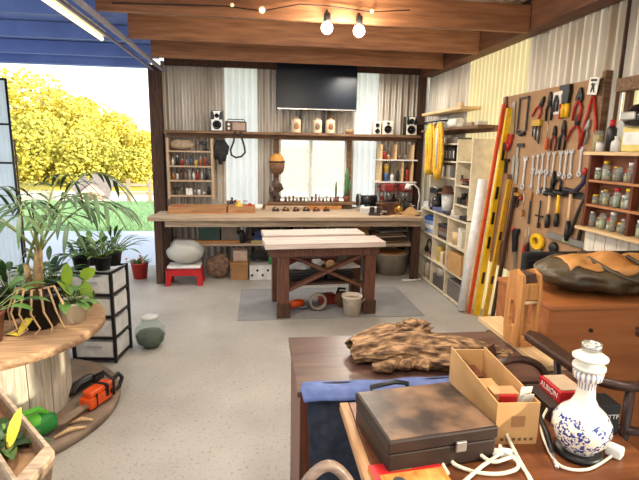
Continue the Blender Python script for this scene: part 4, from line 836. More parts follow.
# ------------------------------------------------------------------ jar cabinet
Y0, Y1, Z0, Z1, XC = 2.90, 2.05, 1.13, 1.59, 2.12
t = thing('jar_cabinet', 'reddish-brown open wall cabinet of glass jars at the right edge', 'cabinet', (0,0,0))
MB().box(XC, Y0-.022, Z0, 2.215, Y0, Z1).obj('side_panel', W_RED, t, .002); MB().box(XC, Y1, Z0, 2.215, Y1+.022, Z1).obj('side_panel', W_RED, t, .002)
MB().box(2.205, Y1, Z0, 2.215, Y0, Z1).obj('back_panel', wood('cab_back', (150,92,60), (112,64,42), 'y'), t)
MB().box(XC-.03, Y1, Z1, 2.215, Y0+.02, Z1+.022).obj('top', W_PALE, t, .002); MB().box(XC-.03, Y1, Z0-.02, 2.215, Y0+.02, Z0).obj('base', W_PALE, t, .002)
SZ = [Z0, Z0+.15, Z0+.305]
for z in SZ[1:]: MB().box(XC, Y1+.022, z-.015, 2.205, Y0-.022, z).obj('shelf', wood('cab_shelf', (186,128,84), (150,96,60), 'y'), t)
MB().box(XC+.004, 2.50, Z0, 2.2, 2.52, Z1).obj('divider', W_RED, t)
def jar(x, y, z, h, w, fc, lidm, label, fill=.75):
    t = thing('glass_jar', label, 'jar', (x, y, z+.0012), 0, 'glass jars of screws in the wall cabinet')
    MB().lathe([(0,0), (w,0), (w,h*.72), (w*.75,h*.82), (w*.75,h*.86), (0,h*.86)], n=16).obj('glass', GLASS, t)
    MB().lathe([(0,.004), (w*.9,.004), (w*.9,h*.72*fill), (0,h*.72*fill)], n=14).obj('contents', mat('contents_%d%d%d' % fc, fc, tuple(int(q*.6) for q in fc), .6, 0, 90), t)
    if lidm: MB().lathe([(0,h*.84), (w*.82,h*.84), (w*.82,h), (0,h)], n=16).obj('lid', lidm, t)
fcs = [(206,196,150), (188,168,96), (150,110,86), (222,214,196), (110,92,80), (196,204,170), (168,130,84), (214,190,120)]
lids = [WHITE, YELLOW, SILVER, plain('brass_lid', (196,160,84), .35, .6), None, RED]
q = 0
for ri, (z, nm) in enumerate(((SZ[2],'top'), (SZ[1],'middle'), (SZ[0],'bottom'))):
    n = 7
    for i in range(n):
        y = 2.845-i*.046-(.005 if ri == 1 else 0); h = (.075, .12, .06, .09, .10, .07, .115)[(i+ri*2) % 7]; w = .0205
        jar(XC+.036+.016*(i % 2), y, z, h, w, fcs[(i*3+ri) % 8], lids[(i+ri) % 6], f"{['white','yellow','silver','brass','open','red'][(i+ri)%6]}{'-lidded' if (i+ri)%6!=4 else ''} glass jar on the {nm} shelf of the wall cabinet, {ORD[i]} from left", .6+.3*((i*5) % 3)/3)
for ri, z in enumerate(SZ):
    for i in range(2): jar(XC+.045, 2.45-i*.07, z, .1, .026, fcs[(i+ri) % 8], lids[(i+ri) % 3], f"{ORD[i]} glass jar right of the divider on the cabinet's {['bottom','middle','top'][ri]} shelf")
# things on top of the cabinet
zt = Z1+.023
jar(2.14, 2.865, zt, .15, .030, (214,176,84), None, 'tall open jar of yellow bits at the left end of the cabinet top', .95)
bottle(2.14, 2.75, zt, .19, .028, 3, RED, 'black bottle with a red cap on top of the jar cabinet', 'bottles on the jar cabinet', 'spray_can')
bottle(2.12, 2.81, zt, .06, .024, 0, WHITE, 'small white pot in front of the black bottle on the cabinet top', 'bottles on the jar cabinet', 'tin')
bottle(2.11, 2.66, zt, .09, .03, 0, WHITE, 'white bottle right of the black bottle on the cabinet top', 'bottles on the jar cabinet', 'bottle')
b = MB(); b.ell((0,0,.1), (.028,.11,.1), 22, 14)
for i, v in enumerate(b.v): n = math.sin(v.y*41+v.z*29)*.5+math.sin(v.z*37+v.x*60)*.5; b.v[i] = Vector((v.x*(1+.12*n), v.y*(1+.12*n), max(0, v.z*(1+.12*n))))
one('plastic_bag', 'crumpled clear plastic bag behind the bottles on the cabinet top', 'bag', b, POLY, (2.185, 2.68, zt))
t = thing('oil_tin', 'cream and yellow rectangular tin on the cabinet top under the helmet', 'tin', (2.14, 2.50, zt)); MB().box(-.05, -.10, 0, .05, .10, .14).obj('body', plain('cream_yellow', (232,208,120), .4), t, .008); MB().box(-.052, -.085, .04, -.05, .085, .11).obj('label', WHITE, t)
t = thing('welding_helmet', 'shiny black helmet resting on the yellow tin', 'helmet', (2.13, 2.50, zt+.142))
MB().lathe([(.085,0), (.10,.03), (.095,.075), (.06,.115), (0,.128)], n=24).obj('shell', plain('gloss_black', (22,22,24), .12, coat=.6), t); MB().box(-.108, -.05, .03, -.09, .05, .075).obj('visor', SILVER, t, .006)
t = thing('rusty_box', 'brown metal box behind the bottles on the cabinet top', 'box', (2.14, 2.345, zt)); MB().box(-.05, -.04, 0, .05, .04, .1).obj('body', RUST, t, .004)
# pale slats under the cabinet
b = MB()
one('slatted_boards', 'row of pale grey-white boards hung below the jar cabinet', 'panel', (lambda m: ([m.box(2.17, 2.04+k*.098, .93, 2.19, 2.132+k*.098, 1.105) for k in range(9)], m)[1])(MB()), wood('white_boards', (236,228,212), (200,190,172), 'z'), bevel=.003)
one('dark_shelf', 'dark shelf board below the pale slats at the right edge', 'shelf', MB().box(2.0, 2.43, .70, 2.22, 2.98, .73), W_DARK)
for i, y in enumerate((2.9, 2.77, 2.64, 2.51)):
    one('glass_bottle', f"dark glass bottle on the shelf below the pale slats, {ORD[i]} from left", 'bottle', MB().lathe([(0,0), (.03,0), (.03,.1), (.01,.135), (.01,.16), (0,.16)], n=14), [plain('slate_glass', (70,78,92), .15), BLACK][i % 2], (2.1, y, .731), 0, 'bottles below the pale slats')
# ------------------------------------------------------------------ right wall far end: shelves, hanging hanks, storage cubes
one('high_shelf', 'short pale plank shelf high on the right wall near the corner', 'shelf', MB().box(2.06, 4.86, 2.025, 2.29, 6.05, 2.055).box(2.06, 4.84, 2.055, 2.09, 4.95, 2.09), W_PALE, bevel=.003)
for i, (y, r0, m, lb) in enumerate(((5.8,.055,plain('roll_grey', (170,166,160)),'grey roll under the high shelf nearest the corner'), (5.5,.06,POLY,'clear plastic roll in the middle of the shelf row under the high plank'), (5.2,.05,PAPER,'white paper roll at the near end under the high plank'))):
    one('paper_roll', lb, 'roll', MB().cyl((0,-.12,0), (0,.12,0), r0, n=18), m, (2.16, y, 1.853+r0), 0, 'rolls under the high shelf')
one('plank_shelf', 'long brown plank shelf on the right wall reaching to the tool board', 'shelf', MB().box(2.08, 4.46, 1.825, 2.235, 6.1, 1.852), W_SHELF, bevel=.002)
for i, (y, w, c) in enumerate(((4.95,.14,(190,184,170)), (4.72,.12,(170,150,120)), (4.55,.08,(214,206,190)))):
    one('small_box', ['pale flat box on the brown plank shelf under the clear sheet', 'brownish flat box on the brown plank shelf', 'white small box on the brown plank shelf beside the tool board'][i], 'box', MB().box(-.05, -w/2, 0, .05, w/2, .035), plain('smallbox%d' % i, c), (2.15, y, 1.853), bevel=.003)
t = thing('shelf_unit', 'cream shelf unit with open bays on the right wall above the storage cubes', 'shelf unit', (0,0,0))
YA, YBb, YC = 5.62, 4.86, 4.505
for y in (YA, YBb, YC): MB().box(2.06, y-.012, .92, 2.28, y+.012, 1.72 if y > 4.4 else 1.5).obj('side_panel', CREAM, t, .002)
MB().box(2.06, YBb+.012, 1.665, 2.28, YA-.012, 1.68).obj('shelf', CREAM, t); MB().box(2.06, YBb+.012, 1.475, 2.28, YA-.012, 1.492).obj('shelf', CREAM, t); MB().box(2.06, YBb+.012, 1.30, 2.28, YA-.012, 1.315).obj('shelf', CREAM, t)
MB().box(2.06, YC+.012, 1.485, 2.28, YBb-.012, 1.5).obj('shelf', CREAM, t); MB().box(2.06, YC+.012, 1.24, 2.28, YBb-.012, 1.255).obj('shelf', CREAM, t); MB().box(2.06, YC+.012, 1.04, 2.28, YBb-.012, 1.055).obj('shelf', CREAM, t)
MB().box(2.27, YC+.012, .92, 2.28, YBb-.012, 1.485).obj('back_panel', plain('pale_yellow_board', (240,222,168), .6), t); MB().box(2.27, YBb+.012, .92, 2.28, YA-.012, 1.665).obj('back_panel', CREAM, t)
for i in range(11):
    y = 5.5-i*.05
    t = thing('video_case', f"black upright video case on the cream shelf, {ORD[i]} from the corner", 'case', (2.13, y, 1.493), 0, 'black cases on the cream shelf')
    MB().box(-.05, -.02, 0, .07, .02, .14+.012*(i % 3)).obj('cover', [BLACK, DKGREY][i % 2], t, .002); MB().box(-.052, -.012, .03, -.05, .012, .11).obj('spine_label', [PAPER, GREY][i % 2], t)
for i in range(8):
    y = 5.44-i*.056
    one('folder', f"pale folder on the middle cream shelf under the black cases, {ORD[i]} from the corner", 'folder', MB().box(-.05, -.02, 0, .08, .02, .11+.01*(i % 3)), [PAPER, GREY, CREAM][i % 3], (2.13, y, 1.316), 0, 'folders on the cream shelf', bevel=.002)
for i, (z, c, lb) in enumerate(((1.681,(206,200,190),'pale flat parcel on top of the cream shelf unit near the corner'), (1.681,(120,112,104),'grey flat case on top of the cream shelf unit'))):
    one('flat_case', lb, 'case', MB().box(-.08, -.14, 0, .08, .14, .06), plain('fc%d' % i, c), (2.16, 5.4-i*.33, z), bevel=.004)
# yellow hanks on hooks
for i, (px, L, lb) in enumerate(((431,.60,'yellow hank of rope hanging near the corner, left one'), (441,.63,'yellow hank of rope hanging right beside the first, with a pale middle'))):
    p = PX(px, 126, 1.99)
    t = thing('rope_hank', lb, 'rope', (1.99, p.y, 1.90), .0, 'yellow rope hanks')
    b = MB(); r = random.Random(i)
    for k in range(11):
        a = (k-5)*.013; o = r.uniform(-.02, .02)
        b.tube([(o, a*.6, 0), (o-.01, a*1.6, -.1), (o+r.uniform(-.01,.01), a*1.8, -L*.5), (o, a*1.5, -L*.85), (o, a*.8, -L+r.uniform(0,.06))], [.012,.016,.017,.016,.009], 7)
    b.obj('rope', mat('yellow_rope', (236,190,58), (190,134,30), .7, 0, 40, bump=.003), t)
    MB().tube([(0,0,-.01), (.02,0,.03), (.06,0,.03)], .005, 6).obj('hook', IRONDK, t)
    if i: MB().tube([(-.03,.01,-.06), (-.035,.0,-.3), (-.03,-.01,-.5)], [.012,.014,.008], 8).obj('tie', plain('pale_tie', (206,206,206), .7), t)
one('hook_bar', 'thin steel bar carrying the yellow rope hanks off the wall', 'bar', MB().cyl((2.05,5.35,1.935), (2.05,6.2,1.935), .008, n=8).cyl((2.05,6.15,1.935), (2.29,6.15,1.935), .008, n=8).cyl((2.05,5.38,1.935), (2.29,5.38,1.935), .008, n=8), IRONDK)
# storage cubes
XF = 2.055
ys = [5.84, 5.40, 4.97, 4.50]; zs_ = [.02, .31, .60, .89]
t = thing('storage_cubes', 'cream nine-bay storage cube unit on the floor along the right wall', 'shelf unit', (0,0,0))
for y in ys: MB().box(XF, y-.009, 0, 2.28, y+.009, .905).obj('upright', CREAM, t, .002)
for z in zs_:
    for a, b_ in zip(ys[:-1], ys[1:]): MB().box(XF, b_+.009, z-.009, 2.28, a-.009, z+.009).obj('shelf', CREAM, t, .002)
MB().box(2.272, ys[-1]+.009, .03, 2.279, ys[0]-.009, .88).obj('back_panel', CREAM, t)
def bay(c, r): return (ys[c]+ys[c+1])/2, zs_[2-r]+.0095
G = 'contents of the storage cubes'
y, z = bay(0, 0)
for i in range(4): one('folded_paper', f"blue and white folded packet in the top far storage cube, {ORD[i]} from the bottom", 'packet', MB().box(-.07, -.13, 0, .07, .13, .048), [plain('pale_blue', (150,170,206)), PAPER, plain('pale_blue', (150,170,206)), BLUE][i], (2.15, y, z+.05*i), .04*i, 'packets in the top far cube', bevel=.003)
y, z = bay(1, 0)
for i in range(4): one('dark_tray', f"brown flat tray stacked in the top middle storage cube, {ORD[i]} from the bottom", 'tray', MB().box(-.07, -.12, 0, .07, .12, .04), [W_DARK, GREY, W_SHELF, DKGREY][i], (2.15, y, z+.042*i), .05*(i % 2), 'trays in the top middle cube', bevel=.003)
y, z = bay(2, 0)
one('cream_tub', 'cream tub in the top near storage cube', 'tub', MB().lathe([(0,0), (.06,0), (.07,.13), (0,.13)], n=20), plain('tan_tub', (214,184,134)), (2.14, y+.12, z))
for i in range(3): one('white_book', f"white book standing in the top near storage cube, {ORD[i]} from the tub", 'book', MB().box(-.06, -.015, 0, .08, .015, .2-.02*i), [PAPER, WHITE, CREAM][i], (2.14, y-.01-i*.036, z), 0, 'books in the top near cube', bevel=.002)
y, z = bay(0, 1)
t = thing('headphones', 'black headphones standing in the middle far storage cube', 'headphones', (2.12, y+.04, z))
MB().tube([(0,.09*math.cos(a),.09+.1*math.sin(a)) for a in [k*PI/12 for k in range(13)]], .010, 8).obj('band', BLACK, t)
for s in (-1, 1): MB().ell((0,s*.09,.055), (.03,.02,.045), 12, 8).obj('ear_cup', BLACK, t)
one('red_tin', 'dark red tin beside the headphones in the storage cubes', 'tin', MB().cyl((0,0,0), (0,0,.1), .05, n=20), plain('crimson', (150,36,60), .4), (2.13, y-.13, z))
y, z = bay(1, 1)
for i, (dy, h, c, nm) in enumerate(((.12,.17,(200,170,70),'yellow'), (.02,.13,(222,214,190),'cream'), (-.07,.16,(176,120,60),'amber'), (-.14,.1,(150,140,90),'olive'))):
    one('food_tin', f"{nm} tin in the middle storage cube", 'tin', MB().lathe([(0,0), (.04,0), (.042,.006), (.042,h-.006), (.04,h), (0,h)], n=18), plain('ft'+nm, c, .4), (2.13, y+dy, z), 0, G)
y, z = bay(2, 1); box(2.15, y, z, .19, .34, .21, 'tan wooden box filling the middle near storage cube', CARD, 0, G)
y, z = bay(0, 2)
for i in range(2): one('glass_jar', ['clear jar with a brown band in the bottom far storage cube', 'shorter clear jar beside it in the bottom far cube'][i], 'jar', MB().lathe([(0,0), (.055,0), (.055,.15), (.04,.17), (.04,.19-.04*i), (0,.19-.04*i)], n=18), plain('jar_fill%d' % i, [(190,176,160), (150,126,106)][i], .3), (2.14, y+.08-.16*i, z), 0, G)
y, z = bay(1, 2)
one('silver_tin', 'pale round tin on the dark bin in the bottom middle cube', 'tin', MB().lathe([(0,0), (.08,0), (.08,.09), (.075,.095), (0,.095)], n=22), plain('tin_pale', (196,186,172), .35, .3), (2.14, y, z+.142))
one('dark_bin', 'dark grey bin in the bottom middle storage cube', 'bin', MB().box(-.08, -.17, 0, .08, .17, .14), plain('bin_grey', (84,78,74)), (2.15, y, z), bevel=.01)
y, z = bay(2, 2); one('grey_bin', 'mid-grey bin in the bottom near storage cube', 'bin', MB().box(-.085, -.19, 0, .085, .19, .17).box(-.09, -.195, .17, .09, .195, .19), plain('bin_grey2', (120,112,106)), (2.16, y, z), bevel=.008)
# on top of the cubes
zt = .906
for i, (y, c, h, w) in enumerate(((5.70,(232,232,236),.05,.22), (5.70,(214,204,220),.02,.2), (5.34,(96,104,150),.04,.24), (5.08,(60,58,70),.03,.2), (4.84,(206,196,190),.025,.18), (4.62,(44,42,48),.04,.14))):
    zz = zt if i != 1 else zt+.051
    one('paper_pile', ['thick white paper pile on the far end of the storage cubes', 'lilac folder lying on the white paper pile', 'blue folder pile on the storage cubes in front of the coffee maker', 'dark folder on the storage cubes under the white vase', 'pale folder on the near half of the storage cubes', 'black case at the near end of the storage cubes top'][i], 'papers', MB().box(-.085, -w/2, 0, .085, w/2, h), plain('pp%d' % i, c, .7), (2.145, y, zz), .08*(i % 3-1)*(1 if i > 1 else 0), bevel=.002)
t = thing('coffee_maker', 'black and silver coffee maker on the storage cubes near the corner', 'coffee maker', (2.12, 5.485, zt), -PI/2+.3)
MB().box(-.07, -.06, 0, .07, .08, .03).box(-.07, .03, .03, .07, .08, .2).box(-.07, -.07, .2, .07, .08, .26).obj('body', BLACK, t, .008); MB().lathe([(0,.032), (.045,.032), (.055,.08), (.04,.15), (0,.15)], (0,-.02,0), 18).obj('jug', plain('jug_dark', (60,54,50), .1), t)
MB().tube([(-.075,-.06,.03), (-.08,-.06,.14), (-.075,-.06,.26), (0,-.072,.28), (.075,-.06,.26)], .010, 8).obj('trim', SILVER, t)
t = thing('white_vase', 'white pot with a brown hat on it on the storage cubes', 'pot', (2.13, 5.20, zt))
MB().lathe([(0,0), (.055,0), (.075,.22), (.068,.22), (.05,.012), (0,.012)], n=22).obj('body', WHITE, t)
t = thing('brown_hat', 'dark brown crumpled hat resting on the white pot', 'hat', (2.12, 5.20, zt+.223)); MB().lathe([(.11,0), (.10,.01), (.06,.015), (.058,.06), (.04,.085), (0,.08)], n=20).obj('felt', mat('felt', (112,74,54), (78,48,36), .9, 0, 20), t)
one('grey_sheet', 'grey board standing behind the white pot on the storage cubes', 'board', MB().box(-.006, -.11, 0, .006, .11, .34), plain('slate', (96,90,90)), (2.255, 5.02, zt), bevel=.002)
t = thing('pink_figurine', 'small pink and cream figurine on the storage cubes', 'figurine', (2.10, 4.93, zt)); MB().lathe([(0,0), (.035,0), (.03,.06), (.012,.085), (0,.09)], n=14).obj('body', CREAM, t); MB().ell((0,0,.105), (.022,.022,.026), 12, 8).obj('head', plain('pink', (226,140,130), .5), t)
# on the near bays
t = thing('model_plane', 'dark red model plane on the cream shelf near the tool board', 'model', (2.12, 4.68, 1.256), .1)
MB().tube([(0,-.15,.04), (0,0,.045), (0,.14,.05)], [.012,.025,.012], 10).obj('body', plain('model_red', (128,40,40), .4), t); MB().prism([(-.03,-.04), (.03,-.04), (.04,.0), (.04,.04), (-.04,.04)], .035, .045).box(-.045, -.02, .06, .045, .02, .066).obj('wing', IRONDK, t); MB().box(-.004, .11, .05, .004, .14, .1).obj('tail', IRONDK, t); MB().bar((0,-.09,.006), (0,.1,.006), .03, .012).cyl((0,0,.01), (0,0,.03), .008).obj('stand', BLACK, t)
for i, (y, h, m, lb) in enumerate(((4.79,.11,BLACK,'black machine with a knob on the lower cream shelf'), (4.68,.09,IRONDK,'dark iron clamp block on the lower cream shelf'), (4.57,.12,W_RED,'reddish block near the white pipe on the lower cream shelf'))):
    b = MB(); b.box(-.06, -.045, 0, .06, .045, h*.6).cyl((0,0,h*.6), (0,0,h), .03); one('small_machine', lb, 'machine', b, m, (2.14, y, 1.056), 0, bevel=.006)
# leaning lengths
def lean(name, label, cat, p0, p1, w, d, m, grips=None, tube=False):
    t = thing(name, label, cat, p0); p1 = Vector(p1)-Vector(p0)
    if tube: MB().cyl((0,0,.0), p1, w, n=20).obj('pipe', m, t)
    else: MB().bar((0,0,.0), p1, d, w, (1,0,0)).obj('body', m, t, .003)
    for g in grips or ():
        c = p1*g; MB().bar(p1*(g-.03), p1*(g+.03), d*1.3, w*.5, (1,0,0)).obj('grip', BLACK, t, .004)
    return t
lean('white_pipe', 'long white plastic pipe leaning on the wall beside the storage cubes', 'pipe', (2.045,4.435,.02), (2.135,4.38,1.34), .046, 0, plain('pvc', (252,250,246), .35), tube=True)
lean('orange_beam', 'long orange-red metal straight edge leaning between the white pipe and yellow level', 'straight edge', (2.09,4.37,.0), (2.185,4.20,2.02), .03, .028, plain('orange_red', (222,82,40), .4))
lean('spirit_level', 'tall yellow spirit level with black grips leaning against the tool board', 'level', (2.15,4.32,.0), (2.205,4.13,1.98), .055, .03, YELLOW, (.2,.38,.5,.62,.8))
lean('spirit_level', 'shorter dull yellow level leaning behind the tall yellow one', 'level', (2.185,4.22,.0), (2.213,4.03,1.36), .042, .028, plain('dull_level', (214,160,40), .45), (.3,.62))
lean('timber_pole', 'dark timber pole leaning right of the yellow levels', 'pole', (2.185,4.08,.0), (2.215,3.93,1.3), .03, .03, W_DARK)
for i in range(3): one('timber_length', f"dark timber length lying on the floor by the wall, {ORD[i]} from the wall", 'timber', MB().box(-.025, -.45, 0, .025, .45, .05), W_DARK, (2.2-.07*i, 3.35, 0), .05*i, 'timber on the floor by the tool board', bevel=.003)
# ------------------------------------------------------------------ cable spool table with plants
SX, SY, ZT = -1.57, 2.87, .56
t = thing('cable_spool', 'large wooden cable spool used as a plant table on the left', 'cable spool', (SX, SY, 0))
MB().lathe([(0,ZT-.05), (.615,ZT-.05), (.63,ZT-.045), (.63,ZT-.005), (.62,ZT), (0,ZT)], n=64).obj('top_disc', W_SPOOL, t)
MB().lathe([(0,0), (.68,0), (.69,.005), (.69,.04), (.68,.045), (0,.045)], n=64).obj('bottom_disc', mat('shaded_dirty_disc', (150,130,112), (98,84,72), .8, 0, 5), t)  # dirt, plus the shade under the top put into the colour
b = MB(); n = 18
for k in range(n):
    a0, a1 = 2*PI*(k+.02)/n, 2*PI*(k+.98)/n
    b.prism([(.41*math.cos(a0),.41*math.sin(a0)), (.414*math.cos((a0+a1)/2),.414*math.sin((a0+a1)/2)), (.41*math.cos(a1),.41*math.sin(a1)), (.38*math.cos(a1),.38*math.sin(a1)), (.38*math.cos(a0),.38*math.sin(a0))], .046, ZT-.051)
b.obj('core', W_STAVE, t)
LEAFD = mat('dark_leaf', (74,108,58), (44,70,40), .45, 0, 6); LEAFM = mat('mid_leaf', (110,150,72), (76,112,54), .45, 0, 6)
LEAFL = mat('lime_leaf', (188,214,72), (136,176,56), .45, 0, 5); LEAFP = mat('palm_leaf', (78,104,62), (50,74,46), .5, 0, 5); LEAFYL = mat('yellow_leaf', (236,214,86), (206,180,60), .5, 0, 6)
SOIL = mat('soil', (74,56,44), (44,34,28), .95, 0, 60, bump=.004)
def pot(t, r, h, m, taper=.78, n=26):
    MB().lathe([(0,0), (r*taper,0), (r,h*.9), (r*1.06,h*.9), (r*1.06,h), (r*.94,h), (r*taper*.92,.012), (0,.012)], n=n).obj('pot', m, t)
    MB().lathe([(0,h*.86), (r*.93,h*.86), (r*.9,h*.84), (0,h*.83)], n=18).obj('soil', SOIL, t)
zt = ZT+.001
# arching palm
t = thing('potted_palm', 'tall arching palm in a black pot on the wooden spool table', 'plant', (-1.26, 2.83, zt), 0, 'plants on the spool table')
pot(t, .115, .20, BLACK)
r = random.Random(8)
MB().tube([(0,0,.16), (.01,.01,.32), (.02,.02,.46)], [.03,.026,.02], 9).tube([(-.04,.02,.16), (-.06,.03,.36)], [.022,.016], 8).obj('trunk', mat('palm_trunk', (176,146,98), (110,86,58), .8, 0, 30, bump=.004), t)
stems = MB(); lv = MB()
fr_ = [(.0,.36,.85), (.7,.45,.95), (1.5,.5,.9), (2.4,.5,.75), (3.2,.6,.7), (4.1,.5,.6), (5.0,.5,.7), (5.7,.4,.7), (.35,.46,.6), (2.0,.6,.55), (-.35,.45,.75)]
for a, reach, hh in fr_:
    pts = []; base = Vector((.02,.02,.42)) if r.random() > .3 else Vector((-.06,.03,.34))
    for k in range(9):
        q = k/8; rr = reach*q**1.15; z = hh*(1.15*q-.62*q*q*q*1.0)*.8
        pts.append(base+Vector((rr*math.cos(a), rr*math.sin(a), z)))
    stems.tube(pts, [.007-.0006*k for k in range(9)], 6)
    for k in range(3, 9):
        p = pts[k]; d = (pts[min(k+1,8)]-pts[k-1]).normalized(); side = d.cross(Vector((0,0,1))).normalized()
        for s in (-1, 1): lv.leaf(p, d*.75+side*s*.75+Vector((0,0,.12)), r.uniform(.17,.27), .0125, 1.1, 5)
    lv.leaf(pts[8], (pts[8]-pts[7]), .2, .010, .9, 5)
stems.obj('stem', plain('palm_stem', (130,140,80), .5), t); lv.obj('foliage', LEAFP, t)
b = MB()
for k in range(7):
    a = 3.6+k*.42; b.tube([(.02*math.cos(a),.02*math.sin(a),.22), (.10*math.cos(a),.10*math.sin(a),.24), (.15*math.cos(a),.15*math.sin(a),.12), (.145*math.cos(a+.25),.145*math.sin(a+.25),.03), (.19*math.cos(a+.1),.19*math.sin(a+.1),.012)], [.006,.007,.006,.005,.003], 6)
b.obj('aerial_root', plain('root', (206,166,122), .7), t)
def leafy(x, y, z, label, pr, ph, pm, n, L, w, lm, hgt, seed, droop=.8, spread=1.0, upb=.9, name='potted_plant', g='plants on the spool table'):
    t = thing(name, label, 'plant', (x, y, z), 0, g); pot(t, pr, ph, pm); r = random.Random(seed); b = MB(); s = MB()
    for i in range(n):
        a = r.random()*6.28; q = r.random(); rr = pr*.5*q; base = Vector((rr*math.cos(a), rr*math.sin(a), ph*.84)); up = upb*(1.1-.5*q)
        d = Vector((math.cos(a)*spread*(.3+q), math.sin(a)*spread*(.3+q), up)).normalized(); hl = hgt*r.uniform(.4, 1)
        e = base+d*hl; s.tube([base, (base+e)/2+Vector((0,0,.01)), e], .003, 5)
        b.leaf(e, d+Vector((0,0,-.15)), L*r.uniform(.7, 1.15), w*r.uniform(.8, 1.2), droop)
    s.obj('stem', plain('leaf_stem', (108,130,70), .5), t); b.obj('foliage', lm, t); return t
leafy(-1.44, 2.60, zt, 'leafy plant in a brown-red pot at the left edge of the spool table', .10, .17, plain('brown_red_pot', (104,58,46), .5), 20, .15, .03, LEAFM, .22, 1)
leafy(-1.10, 2.90, zt, 'bushy green plant in a cream tapered pot at the front of the spool table', .085, .125, plain('cream_pot', (224,216,190), .5), 30, .075, .022, LEAFM, .085, 2, 1.0, 1.1, .7)
t = thing('potted_plant', 'plant with one upright lime-green leaf in a small black pot', 'plant', (-1.20, 3.09, zt), 0, 'plants on the spool table'); pot(t, .07, .11, BLACK)
b = MB(); b.leaf((0,0,.14), (.1,-.05,1), .17, .035, .1, up=(0,1,.2)); b.leaf((.02,.0,.1), (-.5,.1,.8), .12, .03, .5); b.obj('foliage', LEAFL, t); MB().tube([(0,0,.09), (0,0,.15)], .004, 6).obj('stem', LEAFM, t)
t = thing('potted_plant', 'plant with two broad lime-green leaves in a black pot by the rack', 'plant', (-1.13, 3.17, zt), 0, 'plants on the spool table'); pot(t, .06, .09, BLACK)
b = MB(); b.leaf((0,0,.16), (.25,-.3,-.55), .18, .05, .2, up=(.2,1,.1)); b.leaf((0,0,.17), (.5,-.1,.75), .12, .04, .4, up=(0,1,.2)); b.obj('foliage', LEAFL, t); MB().tube([(0,0,.07), (0,0,.17)], .005, 6).obj('stem', LEAFM, t)
leafy(-1.50, 3.02, zt, 'dark leafy plant in a black pot in the middle of the spool table', .11, .16, BLACK, 30, .14, .022, LEAFD, .2, 3)
leafy(-1.38, 3.28, zt, 'dark green plant in a black pot at the back of the spool table', .10, .15, BLACK, 32, .13, .02, LEAFD, .16, 4)
leafy(-1.78, 2.80, zt, 'grey-green plant in a dark pot at the far left of the spool table', .11, .18, DKGREY, 26, .16, .026, LEAFD, .22, 6)
t = thing('fallen_leaf', 'yellow dried leaf lying against the black palm pot', 'leaf', (-1.30, 2.66, zt)); MB().leaf((0,0,.005), (.3,.5,1.0), .16, .032, .9).leaf((0,0,.004), (-.8,.3,.25), .10, .02, .5).obj('blade', LEAFYL, t)
# ------------------------------------------------------------------ rack with white drawers
RX, RY, RA = -1.05, 3.50, -.14
t = thing('drawer_rack', 'black metal rack with white drawers standing behind the spool table', 'rack', (RX, RY, 0), RA)
w, d, h = .33, .30, .70
b = MB()
for x in (-w, 0-.022):
    for y in (0, d-.022): b2 = MB().box(x, y, 0, x+.022, y+.022, h).obj('post', BLACK, t, .002)
for k in range(5):
    z = .03+k*.165
    MB().box(-w+.022, .002, z-.01, -.022, .018, z+.006).box(-w+.022, d-.018, z-.01, -.022, d-.002, z+.006).box(-w+.002, .022, z-.01, -w+.018, d-.022, z+.006).box(-.018, .022, z-.01, -.002, d-.022, z+.006).obj('rail', BLACK, t)
for k in range(4):
    z = .03+k*.165+.008
    dr = MB().box(-w+.026, .012, z, -.026, d-.03, z+.125).obj('drawer', WHITE, t, .006)
    MB().box(-.22, .002, z+.075, -.11, .0125, z+.095).obj('handle', plain('drawer_grey', (196,198,200), .4), dr)
    MB().box(-.026, .03, z, -.012, d-.03, z+.118).obj('side_panel', plain('drawer_side', (220,222,224), .4), t, .003)
rot = Matrix.Translation((RX, RY, 0)) @ Matrix.Rotation(RA, 4, 'Z')
for k, (lx, ly, lb, lm, n, L, wd, hh, pm) in enumerate(((-.09,.07,'bushy plant in a black pot at the front corner of the rack top',LEAFM,30,.10,.02,.14,BLACK), (-.075,.215,'spiky green plant at the back right corner of the rack top',LEAFD,30,.15,.013,.18,BLACK), (-.24,.21,'trailing plant in a black pot at the back left of the rack top',LEAFM,26,.10,.02,.12,DKGREY), (-.245,.07,'low dark plant at the front left of the rack top',LEAFD,24,.09,.02,.10,BLACK))):
    p = rot @ Vector((lx, ly, .702)); leafy(p.x, p.y, p.z, lb, .062, .10, pm, n, L, wd, lm, hh, 20+k, .7, 1.0, .9, g='plants on the rack')
# ------------------------------------------------------------------ red pot outside, glass ball jar
t = thing('potted_flower', 'small flowering plant in a red pot on the floor by the open doorway', 'plant', (-1.44, 5.93, 0)); pot(t, .10, .20, plain('red_pot', (186,52,46), .5)); r = random.Random(9); b = MB()
for i in range(24): a = r.random()*6.28; b.leaf((.03*math.cos(a),.03*math.sin(a),.17), (math.cos(a)*r.uniform(.3,1.2), math.sin(a)*r.uniform(.3,1), r.uniform(.5,1)), r.uniform(.08,.16), .018, .7)
b.obj('foliage', LEAFM, t); b = MB()
for i in range(6): a = r.random()*6.28; b.ell((.10*math.cos(a)-.05, .1*math.sin(a)-.04, .2+.07*r.random()), .016, 8, 6)
b.obj('flower', [PAPER, plain('pinkf', (236,160,150))][1], t)
TERR = glassy('terrarium_glass', (244,248,246), .03, .05)
t = thing('glass_terrarium', 'round clear glass jar with dark green contents on the floor beside the rack', 'jar', (-.87, 3.80, 0))
MB().lathe([(0,0), (.06,0), (.105,.04), (.122,.10), (.115,.16), (.075,.21), (.06,.23), (.066,.245), (.06,.245), (.055,.228), (.07,.205), (.108,.158), (.115,.10), (.1,.045), (.055,.008), (0,.008)], n=32).obj('glass', TERR, t)
